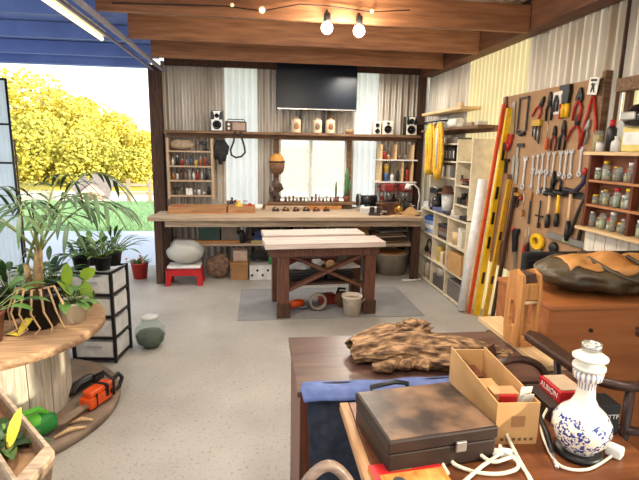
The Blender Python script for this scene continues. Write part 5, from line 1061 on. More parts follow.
b = MB(); b.lathe([(0,.012), (.055,.012), (.098,.045), (.112,.10), (.09,.13), (0,.14)], n=26); b.obj('contents', mat('terrarium', (70,84,60), (30,34,30), .8, 0, 22, bump=.006), t)
MB().lathe([(0,.238), (.07,.246), (.07,.262), (.02,.27), (0,.27)], n=24).obj('lid', POLY, t)
# ------------------------------------------------------------------ chainsaw and green blower on the lower disc
t = thing('chainsaw', 'orange and black chainsaw resting on the lower disc of the spool', 'chainsaw', (-.975, 2.84, .047), 1.15)
MB().prism([(-.13,-.055), (.13,-.055), (.13,.05), (-.13,.05)], .02, .10).prism([(-.12,-.05), (.12,-.05), (.10,.045), (-.10,.045)], .10, .14).obj('body', ORANGE, t, .012)
MB().box(.02, -.058, .05, .05, .052, .143).box(-.075, -.058, .02, -.06, .052, .12).obj('cover', BLACK, t, .004); MB().cyl((.085,-.07,.07), (.085,-.05,.07), .022).obj('fuel_cap', BLACK, t)
MB().tube([(.07,-.08,.05), (.065,-.09,.17), (.065,.0,.215), (.065,.085,.17), (.07,.08,.05)], .012, 8).obj('front_handle', BLACK, t); MB().tube([(.12,0,.10), (.22,0,.13), (.26,0,.08), (.22,0,.02), (.11,0,.03)], .016, 8).obj('rear_handle', BLACK, t)
MB().prism([(-.12,-.022), (-.36,-.03), (-.40,.0), (-.36,.03), (-.12,.022)], .0, .012, Matrix.Translation((0,-.02,.055)) @ Matrix.Rotation(.25, 4, 'X')).obj('guide_bar', plain('bar_steel', (170,150,128), .4, .6), t)
MB().tube([(.10,.06,.12), (.04,.10,.15), (-.06,.11,.15), (-.14,.08,.13)], [.010,.016,.016,.010], 8).obj('hand_guard', BLACK, t)
one('saw_cover', 'black curved saw cover lying behind the chainsaw against the spool core', 'cover', MB().tube([(-.16,0,.03), (-.08,.02,.045), (.03,.025,.05), (.13,.0,.03)], [.016,.034,.036,.016], 10), BLACK, (-1.10, 3.03, .047), 1.1)
t = thing('leaf_blower', 'bright green and dark garden blower lying left of the chainsaw', 'blower', (-1.20, 2.48, .047), 3.85)
MB().tube([(-.14,0,.08), (-.08,0,.09), (.03,0,.09), (.10,0,.08)], [.055,.075,.07,.05], 16).obj('body', GREEN, t); MB().tube([(.10,0,.08), (.24,0,.06)], [.042,.036], 14).obj('nozzle', DKGREY, t)
MB().tube([(-.10,0,.15), (-.05,0,.20), (.04,0,.20), (.08,0,.14)], [.018,.02,.02,.016], 10).obj('handle', LIME, t); MB().ell((-.02,0,.12), (.07,.066,.05), 14, 9).obj('shroud', LIME, t)
for i, (x, y, a, L) in enumerate(((-1.02,2.52,.6,.16), (-1.13,2.57,1.1,.13), (-1.0,2.62,.2,.12))):
    one('bark_piece', f"pale curled bark piece below the chainsaw on the lower disc, {ORD[i]} from the front", 'bark', MB().tube([(-L/2,0,.013), (0,.02,.018), (L/2,0,.013)], [.006,.013,.006], 8), W_PALE, (x, y, .047), a) if i != 1 else None
for o in bpy.data.objects:
    if o.name == 'chainsaw': o.scale = (.84, .84, .84)
    if o.name == 'leaf_blower': o.scale = (.82, .82, .82)
# ------------------------------------------------------------------ tapered planter in the corner of the view
zr = .46
P1, P2, P4 = PZ(55,451,zr), PZ(-6,380,zr), PZ(20,492,zr)
P3 = P2+(P4-P1)
cx, cy = (P1.x+P3.x)/2, (P1.y+P3.y)/2
loc = [(p.x-cx, p.y-cy) for p in (P1, P2, P3, P4)]
t = thing('wooden_planter', 'low grey-brown wooden planter of leafy plants at the lower left', 'planter', (cx, cy, 0))
def scale(k): return [(x*k, y*k) for x, y in loc]
vs = [(x, y, 0) for x, y in scale(.6)]+[(x, y, zr-.03) for x, y in scale(.97)]+[(x, y, zr-.03) for x, y in scale(.84)]+[(x, y, .05) for x, y in scale(.5)]
fs = [(3,2,1,0), (12,13,14,15)]
for lv_ in range(3):
    for k in range(4): fs.append((lv_*4+k, lv_*4+(k+1) % 4, lv_*4+4+(k+1) % 4, lv_*4+4+k))
MB().add(vs, fs).obj('body', wood('planter_wood', (168,140,112), (122,98,78), 'x', .7), t)
vs = [(x, y, zr-.03) for x, y in scale(1.0)]+[(x, y, zr) for x, y in scale(1.0)]+[(x, y, zr) for x, y in scale(.80)]+[(x, y, zr-.03) for x, y in scale(.80)]
fs = []
for a in range(4):
    for k in range(4): fs.append((a*4+k, a*4+(k+1) % 4, ((a+1) % 4)*4+(k+1) % 4, ((a+1) % 4)*4+k))
MB().add(vs, fs).obj('rim', W_GREY, t, .006)
m = MB().add([(x, y, .36) for x, y in scale(.84)], [(0,1,2,3)]).obj('soil', mat('clay_soil', (190,150,110), (140,104,76), .9, 0, 9, bump=.01), t)
for i, (u, v, n, L, lm, lb) in enumerate(((.35,.55,16,.15,LEAFD,'dark leafy plant growing in the corner planter'), (.6,.35,9,.13,LEAFD,'smaller dark plant at the near edge of the corner planter'))):
    x = cx+loc[1][0]*u*.5+loc[3][0]*v*.35; y = cy+loc[1][1]*u*.5+loc[3][1]*v*.35; r = random.Random(30+i)
    tt = thing('leafy_plant', lb, 'plant', (x, y, .362), 0, 'plants in the corner planter'); b = MB()
    for k in range(n): a = r.random()*6.28; b.leaf((.02*math.cos(a),.02*math.sin(a),.0), (math.cos(a), math.sin(a), r.uniform(.3,1.2)), L*r.uniform(.6,1.1), .026, .8)
    b.obj('foliage', lm, tt); MB().tube([(0,0,0), (0,0,.06)], .008, 6).obj('stem', LEAFM, tt)
p = PZ(8, 440, .42)
tt = thing('leafy_plant', 'plant with one tall pale yellow leaf in the corner planter', 'plant', (p.x, p.y, .362), 0, 'plants in the corner planter'); MB().leaf((0,0,.02), (.2,.15,.9), .17, .022, .35, up=(0,1,.1)).obj('foliage', LEAFYL, tt); MB().tube([(0,0,0), (.005,0,.05)], .005, 6).obj('stem', LEAFYL, tt)
# ------------------------------------------------------------------ dark dresser with the driftwood
ZD = .74
DX0, DX1, DY0, DY1 = .135, 1.26, 1.585, 2.095
t = thing('dresser', 'low dark walnut dresser with a worn top in the foreground', 'dresser', (0,0,0))
MB().box(DX0, DY0, ZD-.022, DX1, DY1, ZD).obj('top', W_DRESSER, t, .003)
MB().box(DX0+.012, DY0+.02, .06, DX1-.012, DY1-.01, ZD-.023).obj('carcass', W_RED, t, .003)
for x in (DX0+.012, DX1-.06):
    for y in (DY0+.012, DY1-.06): MB().box(x, y, 0, x+.05, y+.05, .06).obj('leg', W_RED, t)
for k in range(3):
    for c in range(2):
        x0 = DX0+.05+c*.53; z0 = .09+k*.2; dr = MB().box(x0, DY0+.004, z0, x0+.49, DY0+.02, z0+.18).obj('drawer', W_RED, t, .004)
        MB().ell((x0+.245, DY0-.008, z0+.09), (.015,.012,.015), 10, 6).obj('knob', plain('brass_knob', (170,130,70), .3, .7), dr)
# trousers hung over its near edge
b = MB()
def trs(u, v):
    x = .165+.60*u
    fold = .012*math.sin(u*17+1)+.008*math.sin(u*31+v*3)
    if v < .18: q = v/.18; return (x-.015*(1-q), DY0+.06-.05*q, ZD+.014+.005*math.sin(u*9)+.002*q)
    q = (v-.18)/.82
    return (x+.012*math.sin(q*3+u*5), DY0-.025-.05*min(1, q*5)+fold*min(1, q*4)-.01*q, ZD+.010-(.012 if q > 0 else 0)-q*.60)
t = thing('trousers', 'blue-black work trousers draped over the near edge of the dresser', 'trousers', (0,0,0))
b.grid(lambda u, v: trs(u, .15+.85*v), 60, 40); b.obj('legs', NAVY, t, solid=.008)
MB().grid(lambda u, v: (.145+.66*u+.02*(1-u)*abs(v-.6), DY0+.035-.105*v+.004*math.sin(u*11), ZD+.016+.006*math.sin(PI*v)+.002*math.sin(u*23)-.020*max(0, v-.7)*3), 40, 10).obj('waistband', mat('lit_denim', (98,114,166), (76,92,142), .75, 0, 26), t, solid=.006)  # edge strip: the light on the cloth put into a brighter blue
# driftwood
t = thing('driftwood', 'gnarled brown piece of driftwood lying on the dark dresser', 'driftwood', (.69, 1.84, ZD))
from mathutils import noise as _n
BARK = mat('driftwood_bark', (176,140,102), (70,50,36), .9, 0, 30, (.6,1.6,1.6), bump=.012, detail=9, contrast=(.34,.64), c3=(126,94,66))
b = MB()
def dw(u, v):
    a = 2*PI*v; x = -.315+.70*u
    env = (math.sin(PI*min(1, .05+u*1.0))**.55)*(1-.45*u)
    ry, rz = .135*env+.02, .050*env+.010
    y = ry*math.cos(a); z = rz*math.sin(a)
    p = Vector((x*3, y*7, z*9)); f = _n.noise(p*1.3)*.55+_n.noise(p*3.1)*.3
    ridge = .22*math.sin(a*7+u*9)+.14*math.sin(a*13-u*15)
    k = 1+f*.55+ridge*.45
    return (x+.03*_n.noise(p*2), y*k-.05*u+.03*math.sin(u*8), max(.004, rz*1.0+z*k*1.15))
b.grid(dw, 110, 70); b.obj('trunk', BARK, t)
b = MB()
def kn(u, v):
    a = 2*PI*v; th = PI*u; p = Vector((math.sin(th)*math.cos(a), math.sin(th)*math.sin(a), math.cos(th)))
    k = 1+.5*_n.noise(p*2.2+Vector((3,1,2)))+.25*_n.noise(p*5)
    return (-.03+.075*p.x*k, .05+.05*p.y*k, .108+.032*p.z*k)
b.grid(kn, 40, 40); b.obj('knot', BARK, t)
b = MB()
for k in range(7):
    a = -.25+.075*k; b.tube([(a, -.13+.012*(k % 3), .022), (a+.06, -.152+.01*(k % 2), .034), (a+.12, -.115, .05)], [.016,.026,.012], 9)
b.obj('root', BARK, t)
one('rusty_spike', 'thin reddish-brown iron strap leaning up behind the cardboard box', 'iron', MB().bar((0,0,0), (-.035,.0,.10), .030, .008, (0,1,0)), RUST, (.955, 1.72, ZD), .3)
# plank and carrier at the right end
one('pale_plank', 'pale pine plank lying across the right end of the dark dresser', 'plank', MB().box(1.125, 1.66, 0, 1.252, 2.24, .022), W_PALE, (0,0,ZD), bevel=.002)
t = thing('wooden_carrier', 'upright light wooden carrier with slotted sides standing on the pale plank', 'carrier', (1.168, 1.90, ZD+.023), .12)
def slotted(x, w, y0, y1, h, nm):
    o = MB(); yc = (y0+y1)/2; hw = .022
    prof = [(y0,0), (y1,0), (y1,h*.86), (yc+.02,h), (yc-.02,h), (y0,h*.86)]
    slot = [(yc-hw, h*.24), (yc+hw, h*.24), (yc+hw, h*.58), (yc-hw, h*.58)]
    n = 24
    ring_o = []; ring_i = []
    # outer boundary sampled to match the slot ring
    def lerp(poly, q):
        L = [math.dist(poly[i], poly[(i+1) % len(poly)]) for i in range(len(poly))]; s = q*sum(L)
        for i, l in enumerate(L):
            if s <= l: a, b_ = poly[i], poly[(i+1) % len(poly)]; return (a[0]+(b_[0]-a[0])*s/l, a[1]+(b_[1]-a[1])*s/l)
            s -= l
        return poly[0]
    for k in range(n):
        a = -PI*.75+2*PI*k/n; dx, dz = math.cos(a), math.sin(a)
        rx = [(y1-yc)/abs(dx) if abs(dx) > 1e-6 else 9, ((h*.5)/abs(dz)) if abs(dz) > 1e-6 else 9]; q = min(rx)
        ring_o.append((yc+dx*q, h*.5+dz*q-(h*.07*abs(dx*q)/(y1-yc) if dz*q > h*.4 else 0)))
        q = min(hw/abs(dx) if abs(dx) > 1e-6 else 9, h*.17/abs(dz) if abs(dz) > 1e-6 else 9); e = .85+.15*min(1, abs(abs(dx)-abs(dz))*2)
        ring_i.append((yc+dx*q*e, h*.41+dz*q*e))
    vs = []
    for xx in (x, x+w): vs += [(xx, p[0], p[1]) for p in ring_o]+[(xx, p[0], p[1]) for p in ring_i]
    fs = []
    for k in range(n):
        j = (k+1) % n; fs += [(k,n+k,n+j,j), (2*n+k,2*n+j,3*n+j,3*n+k), (k,j,2*n+j,2*n+k), (n+k,3*n+k,3*n+j,n+j)]
    o.add(vs, fs); return o.obj(nm, W_OAK, t, .001)
slx = Matrix.Rotation(0, 4, 'Z')
slotted(-.062, .016, -.055, .055, .34, 'side_panel'); slotted(.020, .016, -.055, .055, .34, 'side_panel')
MB().box(-.045, -.053, .21, .019, .053, .285).obj('top_block', W_OAK, t, .004); MB().prism([(-.045,.286), (.019,.286), (.010,.325), (-.036,.325)], -.04, .04, Matrix.Rotation(PI/2, 4, 'X')).obj('ridge', W_DARK, t, .003)
MB().box(-.045, -.053, 0, .019, .053, .02).obj('base', W_OAK, t); MB().cyl((-.045,-.045,.20), (.019,-.045,.20), .008).obj('dowel', W_PALE, t)
# ------------------------------------------------------------------ orange cabinet, bag and black case
ZC = .925
t = thing('orange_cabinet', 'large orange-brown wooden cabinet with its back to the room at the right', 'cabinet', (0,0,0))
MB().box(1.305, 1.92, .0, 2.14, 2.40, ZC-.02).obj('carcass', W_CAB, t, .003); MB().box(1.30, 1.905, ZC-.02, 2.145, 2.41, ZC).obj('top', W_CAB, t, .003)
p = PY(592, 331, 1.91); MB().cyl((p.x,1.9195,p.z), (p.x,1.912,p.z), .009, n=12).obj('keyhole', BLACK, t)
t = thing('duffel_bag', 'large worn brown leather duffel bag lying on the orange cabinet', 'bag', (1.76, 2.13, ZC))
OLIVE = mat('olive_leather', (98,82,56), (44,36,28), .45, 0, 5, bump=.01, spec=.5)
def bagf(u, v):
    x = -.40+.78*u; a = 2*PI*v; env = (math.sin(PI*min(.999, max(.001, u)))**.34)
    p = Vector((x*4, math.cos(a)*2, math.sin(a)*2)); f = _n.noise(p*1.2)*.30+_n.noise(p*2.9)*.20+.10*math.sin(x*30+math.sin(a)*4)-.16*max(0, math.sin(x*13+a*2))**6
    y = .19*env*math.cos(a)*(1+f*.6); z = .088*env*math.sin(a)*(1+f)
    return (x, y, max(.003, .090+z-.012*x))
MB().grid(bagf, 80, 48).obj('body', OLIVE, t)
def patch(u, v):                                                # worn tan panel lying on the bag's upper side
    uu = .12+.68*u; a0, a1 = .42, .80-.10*math.sin(u*11)*.5-.05*math.sin(u*23)
    vv = (a0+(a1-a0)*v)/2; p = Vector(bagf(uu, vv)); q = Vector((p.x, 0, .09)); n = (p-q).normalized(); return p+n*.006
MB().grid(patch, 50, 16).obj('flap', mat('tan_leather', (206,148,84), (160,104,54), .45, 0, 6, bump=.004), t, solid=.004)
def onbag(u, a, off=.012):
    p = Vector(bagf(u, a/2)); n = (p-Vector((p.x, 0, .09))).normalized(); return p+n*off
def sm(P):
    out = []
    for i in range(len(P)-1):
        p0, p1, p2, p3 = P[max(i-1,0)], P[i], P[i+1], P[min(i+2,len(P)-1)]
        for j in range(5): q = j/5; out.append(.5*((2*p1)+(p2-p0)*q+(2*p0-5*p1+4*p2-p3)*q*q+(3*p1-p0-3*p2+p3)*q**3))
    return out+[P[-1]]
MB().tube(sm([onbag(u, a) for u, a in ((.30,.55), (.33,.75), (.42,.92), (.55,.98), (.68,.93), (.74,.75), (.78,.55))]), .011, 8).obj('strap', OLIVE, t)
MB().tube(sm([onbag(u, a) for u, a in ((.52,.6), (.58,.78), (.66,.86), (.78,.84), (.88,.7))]), .010, 8).obj('strap', OLIVE, t)
t = thing('black_case', 'long black padded case standing behind the duffel bag on the cabinet', 'case', (1.72, 2.375, ZC))
MB().box(-.30, -.028, 0, .43, .028, .145).obj('shell', mat('black_pad', (26,25,26), (14,14,15), .8, 0, 40, bump=.001), t, .016); MB().box(-.28, -.031, .1, .41, -.028, .105).obj('zip', DKGREY, t)
# ------------------------------------------------------------------ near table
ZN = .78
TX0, TX1, TY0, TY1 = .262, 1.06, .45, 1.43
t = thing('near_table', 'brown wooden table in the near foreground holding the leather case and lamp', 'table', (0,0,0))
MB().box(TX0+.03, TY0, ZN-.025, TX1, TY1, ZN).obj('tabletop', W_NEAR, t, .003)
MB().box(TX0, TY0, ZN-.028, TX0+.029, TY1, ZN+.001).obj('edge_strip', W_EDGE, t, .003)
MB().box(TX0+.06, TY0+.05, ZN-.11, TX0+.08, TY1-.28, ZN-.03).box(TX1-.1, TY0+.05, ZN-.11, TX1-.08, TY1-.28, ZN-.03).box(TX0+.08, TY1-.30, ZN-.11, TX1-.1, TY1-.28, ZN-.03).obj('apron', W_RED, t)
for x in (TX0+.05, TX1-.11):
    for y in (TY0+.04, TY1-.32): MB().box(x, y, 0, x+.05, y+.05, ZN-.112 if 0 else ZN-.03).obj('leg', W_RED, t, .004)
# leather case
t = thing('leather_case', 'worn dark brown leather case lying on the near table', 'case', (.461, 1.205, ZN+.001), .13)
cw, cd = .155, .128
LEA = mat('case_leather', (122,92,70), (44,31,26), .36, 0, 7, bump=.001, detail=9, contrast=(.40,.60), spec=.5); LEAS = mat('case_side', (52,36,30), (34,24,22), .45, 0, 8)
MB().box(-cw, -cd, 0, cw, cd, .06).obj('base', LEAS, t, .004); l = MB().box(-cw-.003, -cd-.003, .063, cw+.003, cd+.003, .098).obj('lid', LEAS, t, .005)
MB().box(-cw+.004, -cd+.004, .0975, cw-.004, cd-.004, .1).obj('lid_panel', LEA, l, .001)
MB().box(.03, -cd-.012, .045, .06, -cd-.003, .075).obj('clasp', SILVER, t, .003)
MB().tube([(-.10,cd+.004,.06), (-.10,cd+.02,.098), (-.02,cd+.024,.105), (.02,cd+.02,.098), (.02,cd+.004,.06)], .008, 8).obj('handle', BLACK, t)
# booklet
t = thing('booklet', 'red and orange picture booklet lying on the table edge by the leather case', 'booklet', (.372, 1.035, ZN+.001), .10)
MB().box(-.088, -.07, 0, .10, .062, .012).obj('pages', plain('orange_page', (214,140,64), .4), t, .001)
MB().box(-.088, .022, .0122, .10, .062, .0135).box(-.088, -.07, .0122, -.072, .022, .0135).obj('red_band', RED, t); MB().box(-.06, -.05, .0122, .085, .018, .0134).obj('cover_picture', mat('cover_pic', (232,176,96), (176,104,44), .4, 0, 30), t)
MB().ell((-.03,-.02,.0125), (.022,.03,.002), 14, 6).ell((.0,-.03,.0125), (.014,.02,.002), 12, 6).obj('cover_figure', plain('cover_fig', (84,84,90), .4), t)
MB().box(-.04, .028, .0136, .02, .036, .0142).obj('cover_leaf', GREEN, t)
# cardboard box of papers
zb = ZN+.001
BR = -.06
t = thing('cardboard_box', 'long open cardboard box of papers on the near table', 'box', (.735, 1.35, zb), BR)
bw, bd, bh = .062, .195, .128
MB().box(-bw, -bd, 0, bw, bd, .004).obj('base', CARD, t)
MB().box(-bw, -bd, .004, -bw+.004, bd, bh).obj('side_panel', CARD, t); MB().box(bw-.004, -bd, .004, bw, bd, bh).obj('side_panel', CARD, t)
e = MB().box(-bw+.004, -bd, .004, bw-.004, -bd+.004, bh).obj('end_panel', CARD, t); MB().box(-bw+.004, bd-.004, .004, bw-.004, bd, bh-.01).obj('end_panel', CARD, t)
MB().box(-.018, -bd-.001, .055, .022, -bd, .088).obj('tape_patch', CARD2, e); 
b = MB(); 
for k in range(6): b.box(-.045+k*.017, -bd-.001, .012, -.036+k*.017, -bd, .020)
b.obj('printed_marks', plain('print_brown', (120,84,50), .7), e)
MB().box(-bw+.005, -bd+.01, .03, -bw+.008, bd-.01, bh-.006).obj('inner_flap', CARD, t)
def inbox(lx, ly): c, s = math.cos(BR), math.sin(BR); return (.735+lx*c-ly*s, 1.35+lx*s+ly*c)
for i, (lx, ly, w, d, h, m, lb, nm) in enumerate(((-.02,.115,.07,.09,.07,W_RED,'dark reddish case at the far end inside the cardboard box','case'), (-.012,.0,.08,.10,.075,CARD,'small cardboard carton in the middle of the open box','carton'), (.01,-.075,.08,.05,.10,plain('skin_box', (214,160,112)),'orange-tan carton near the front of the open box','carton'), (.0,-.13,.05,.012,.112,RED,'small red packet at the front of the open box','packet'))):
    x, y = inbox(lx, ly); one({'case':'small_case','carton':'small_carton','packet':'red_packet'}[nm], lb, nm, MB().box(-w/2, -d/2, 0, w/2, d/2, h), m, (x, y, zb+.005), BR, bevel=.002)
for i, (lx, ly, a, h) in enumerate(((.035,-.145,.25,.135), (.045,-.115,.1,.145))):
    x, y = inbox(lx, ly); one('white_envelope', ['white envelope at the front right of the open cardboard box','second white envelope behind the front one in the cardboard box'][i], 'envelope', MB().box(-.018, -.001, 0, .018, .001, h), PAPER, (x, y, zb+.005), (.18, 0, BR+a))
x, y = inbox(-.045, .06); one('black_remote', 'thin black strip standing at the left wall of the cardboard box', 'strip', MB().box(-.012, -.06, 0, .0, .06, .115), BLACK, (x, y, zb+.005), BR, bevel=.003)
# white cable
t = thing('white_cable', 'white electric flex looped loosely on the near table', 'cable', (0,0,ZN+.001))
def loop(pts, rr=.0052, z=.006):
    P = [PZ(px, py, ZN+z+dz) for px, py, dz in pts]; P = [Vector((p.x, p.y, p.z-ZN)) for p in P]
    out = []
    for i in range(len(P)-1):
        p0, p1, p2, p3 = P[max(i-1,0)], P[i], P[i+1], P[min(i+2,len(P)-1)]
        for k in range(6):
            q = k/6; out.append(.5*((2*p1)+(p2-p0)*q+(2*p0-5*p1+4*p2-p3)*q*q+(3*p1-p0-3*p2+p3)*q**3))
    out.append(P[-1]); return MB().tube(out, rr, 8)
loop([(502,420,.05), (508,438,.02), (518,458,.008), (528,476,.004), (532,486,.0)]).obj('flex', plain('flex_cream', (238,228,204), .45), t)
loop([(448,474,0), (442,462,.004), (443,446,.012), (458,440,.018), (474,450,.014), (492,462,.008), (512,458,.012), (518,468,.006), (500,474,0), (474,472,0), (452,462,.006), (466,452,.014), (492,450,.018), (512,456,.014), (526,472,.006), (534,486,0)]).obj('flex', plain('flex_cream', (238,228,204), .45), t)
loop([(462,484,0), (480,468,.006), (498,455,.010), (500,446,.012)]).obj('flex', plain('flex_cream', (238,228,204), .45), t)
p = PZ(502, 458, ZN); MB().tube([(p.x-.03,p.y,.012), (p.x,p.y,.015), (p.x+.03,p.y+.005,.012)], [.008,.014,.008], 10).obj('switch', WHITE, t)
# blue and white lamp
lx, ly = .878, 1.10
t = thing('table_lamp', 'blue and white ceramic bottle-shaped lamp base on the near table', 'lamp', (lx, ly, ZN+.001))
def china():
    if 'china' in MATS: return MATS['china']
    m = mat('china', (240,232,214), (232,222,202), .15, 0, 3, coat=.5); nt = m.node_tree; N = nt.nodes; L = nt.links; b = N['Principled BSDF']
    tc = [n for n in N if n.type == 'TEX_COORD'][0]; base = [n for n in N if n.type == 'VALTORGB'][0]
    v = N.new('ShaderNodeTexNoise'); v.inputs['Scale'].default_value = 130; v.inputs['Detail'].default_value = 3
    g = N.new('ShaderNodeTexNoise'); g.inputs['Scale'].default_value = 30; g.inputs['Detail'].default_value = 1
    s = N.new('ShaderNodeSeparateXYZ'); L.new(tc.outputs['Object'], s.inputs[0]); L.new(tc.outputs['Object'], v.inputs['Vector']); L.new(tc.outputs['Object'], g.inputs['Vector'])
    def math_(op, a, b_):
        n = N.new('ShaderNodeMath'); n.operation = op
        for i, q in enumerate((a, b_)):
            if isinstance(q, (int, float)): n.inputs[i].default_value = q
            else: L.new(q, n.inputs[i])
        return n.outputs[0]
    low = math_('LESS_THAN', s.outputs[2], .125); hi = math_('GREATER_THAN', s.outputs[2], .022)
    band = math_('MULTIPLY', low, hi)
    spr = math_('MULTIPLY', math_('GREATER_THAN', v.outputs['Fac'], .50), math_('GREATER_THAN', g.outputs['Fac'], .46))
    neck = math_('MULTIPLY', math_('GREATER_THAN', s.outputs[2], .198), math_('GREATER_THAN', math_('SINE', math_('MULTIPLY', math_('ARCTAN2', s.outputs[0], s.outputs[1]), 18), 0), .2))
    f = math_('MAXIMUM', math_('MULTIPLY', band, spr), math_('MULTIPLY', neck, .7))
    mx = N.new('ShaderNodeMix'); mx.data_type = 'RGBA'; L.new(f, mx.inputs[0]); L.new(base.outputs[0], mx.inputs[6]); mx.inputs[7].default_value = rgb((52,70,140)); L.new(mx.outputs[2], b.inputs['Base Color'])
    return m
MB().lathe([(0,.018), (.043,.018), (.047,.026), (.066,.05), (.0755,.08), (.073,.104), (.057,.128), (.036,.147), (.0255,.17), (.0225,.20), (.024,.218), (.036,.226), (.038,.244), (.03,.25), (0,.25)], n=48).obj('body', china(), t)
MB().lathe([(0,0), (.058,0), (.062,.008), (.056,.017), (0,.017)], n=36).obj('base', BLACK, t)
MB().lathe([(.03,.251), (.041,.254), (.041,.262), (.018,.266), (.018,.278), (.044,.282), (.044,.288), (.030,.297), (.022,.30), (.022,.318), (0,.318)], n=30).obj('lamp_holder', plain('holder_cream', (236,232,216), .3), t)
MB().lathe([(.0225,.306), (.0245,.306), (.0245,.324), (.019,.324), (.019,.31)], n=26).obj('socket_ring', SILVER, t)
t2 = thing('lamp_flex', 'cream lamp flex and plug curled around the blue and white lamp', 'cable', (0,0,ZN+.001))
loop([(560,395,.05), (548,408,.03), (541,425,.012), (546,445,.006), (560,466,.004), (586,470,.0), (606,460,.0), (616,452,.002)], .004).obj('flex', plain('flex_cream', (238,228,204), .45), t2)
p = PZ(614, 456, ZN); MB().box(-.018, -.02, 0, .018, .02, .03, Matrix.Translation((p.x, p.y, 0)) @ Matrix.Rotation(.6, 4, 'Z')).obj('plug', WHITE, t2, .006)
p0, p1 = PZ(536, 408, ZN+.03), PZ(557, 468, ZN+.008)
t = thing('black_lead', 'thick black lead with a pale metal tip lying left of the lamp', 'lead', (0,0,0))
MB().tube([p0, (p0*.5+p1*.5)+Vector((.004,0,.006)), p1+(p0-p1)*.2], [.008,.0085,.007], 8).obj('lead', BLACK, t); MB().tube([p1+(p0-p1)*.2, p1], [.006,.0045], 8).obj('tip', SILVER, t)
# books and boxes behind the lamp
t = thing('red_white_box', 'red and white game box with white lettering behind the lamp', 'box', (.972, 1.325, ZN+.052), -.02)
def letter(txt, size, name, m, parent, M, sp=1.0):
    c = bpy.data.curves.new(name, 'FONT'); c.body = txt; c.size = size; c.align_x = 'CENTER'; c.align_y = 'CENTER'; c.extrude = .0004; c.space_character = sp
    o = bpy.data.objects.new(name, c); COL.objects.link(o); c.materials.append(m)
    me = bpy.data.meshes.new_from_object(o.evaluated_get(bpy.context.evaluated_depsgraph_get())); bpy.data.objects.remove(o)
    o = bpy.data.objects.new(name, me); COL.objects.link(o); o.parent = parent; o.matrix_local = M; return o
MB().box(-.045, -.058, 0, .045, .058, .038).obj('body', plain('game_red', (196,40,48), .4), t, .002); MB().box(-.036, -.05, .0385, .036, .05, .042).obj('lid_panel', plain('game_lid', (196,170,140), .5), t)
ML = Matrix.Translation((-.0455, 0, .019)) @ Matrix(((0,0,-1,0),(-1,0,0,0),(0,1,0,0),(0,0,0,1)))
letter('ALBION', .027, 'lettering', WHITE, t, ML)
t = thing('black_book_box', 'black box with white lettering behind the lamp at the right', 'box', (.945, 1.27, ZN+.001), -.22) if 0 else thing('dark_box', 'flat dark brown box under the red and white game box', 'box', (.955, 1.325, ZN+.001), -.02)
MB().box(-.065, -.075, 0, .06, .075, .05).obj('body', plain('dark_box', (58,44,38), .5), t, .002)
t = thing('black_box', 'black box with slanted white lettering at the right of the lamp', 'box', (1.105, 1.17, .70), -.12) if 0 else thing('black_box', 'black box with slanted white lettering at the right of the lamp', 'box', (1.005, 1.20, ZN+.001), -.06)
MB().box(-.05, -.028, 0, .05, .045, .096).obj('body', plain('box_black', (22,22,26), .4), t, .002)
letter('OTTF', .02, 'lettering', WHITE, t, Matrix.Translation((.022, -.0285, .058)) @ Matrix.Rotation(PI/2, 4, 'X')); letter('OM', .018, 'lettering', WHITE, t, Matrix.Translation((.018, -.0285, .026)) @ Matrix.Rotation(PI/2, 4, 'X'))
# ------------------------------------------------------------------ bentwood chairs
def smooth(P, k=6):
    P = [Vector(p) for p in P]; out = []
    for i in range(len(P)-1):
        p0, p1, p2, p3 = P[max(i-1,0)], P[i], P[i+1], P[min(i+2,len(P)-1)]
        for j in range(k):
            q = j/k; out.append(.5*((2*p1)+(p2-p0)*q+(2*p0-5*p1+4*p2-p3)*q*q+(3*p1-p0-3*p2+p3)*q**3))
    return out+[P[-1]]
t = thing('captains_chair', 'dark bentwood armchair between the near table and the orange cabinet', 'chair', (1.335, 1.35, 0))
MB().box(-.22, -.19, .43, .22, .17, .455).obj('seat', wood('seat_pale', (196,152,110), (150,108,74), 'x'), t, .01)
for x in (-.2, .17):
    for y in (-.17, .13): MB().cyl((x+.015,y+.015,0), (x+.015,y+.015,.43), .017, .02, 10).obj('leg', W_CHAIR, t)
MB().tube(smooth([(-.235,.06,.86), (-.255,-.05,.885), (-.20,-.12,.90), (0,-.15,.905), (.2,-.12,.90), (.26,.0,.88)]), .0165, 10).obj('back_rail', W_CHAIR, t)
MB().tube(smooth([(-.24,.02,.72), (-.19,-.11,.745), (0,-.14,.75), (.2,-.10,.745), (.25,.05,.72)]), .015, 10).obj('lower_rail', W_CHAIR, t)
MB().prism([(-.27,.02), (-.215,.0), (-.20,.36), (-.235,.40), (-.275,.36)], .855, .885).obj('arm', W_CHAIR, t, .008); MB().prism([(.24,-.02), (.29,.0), (.285,.36), (.25,.40), (.22,.36)], .855, .885).obj('arm', W_CHAIR, t, .008)
for x, y, z1 in ((-.245,.03,.86), (-.20,-.115,.89), (.20,-.11,.89), (.255,.02,.86), (-.07,-.14,.90), (.07,-.14,.90)): MB().cyl((x*.9,y+.02,.45), (x,y,z1), .012, .015, 8).obj('spindle', W_CHAIR, t)
for s, x in ((-1,-.24), (1,.255)): MB().cyl((x,.19,.858), (x*.88,.15,.45), .013, .014, 8).obj('arm_support', W_CHAIR, t)
t = thing('bentwood_chair', 'dark chair with a rounded hoop back tucked behind the cardboard box', 'chair', (.93, 1.50, 0))
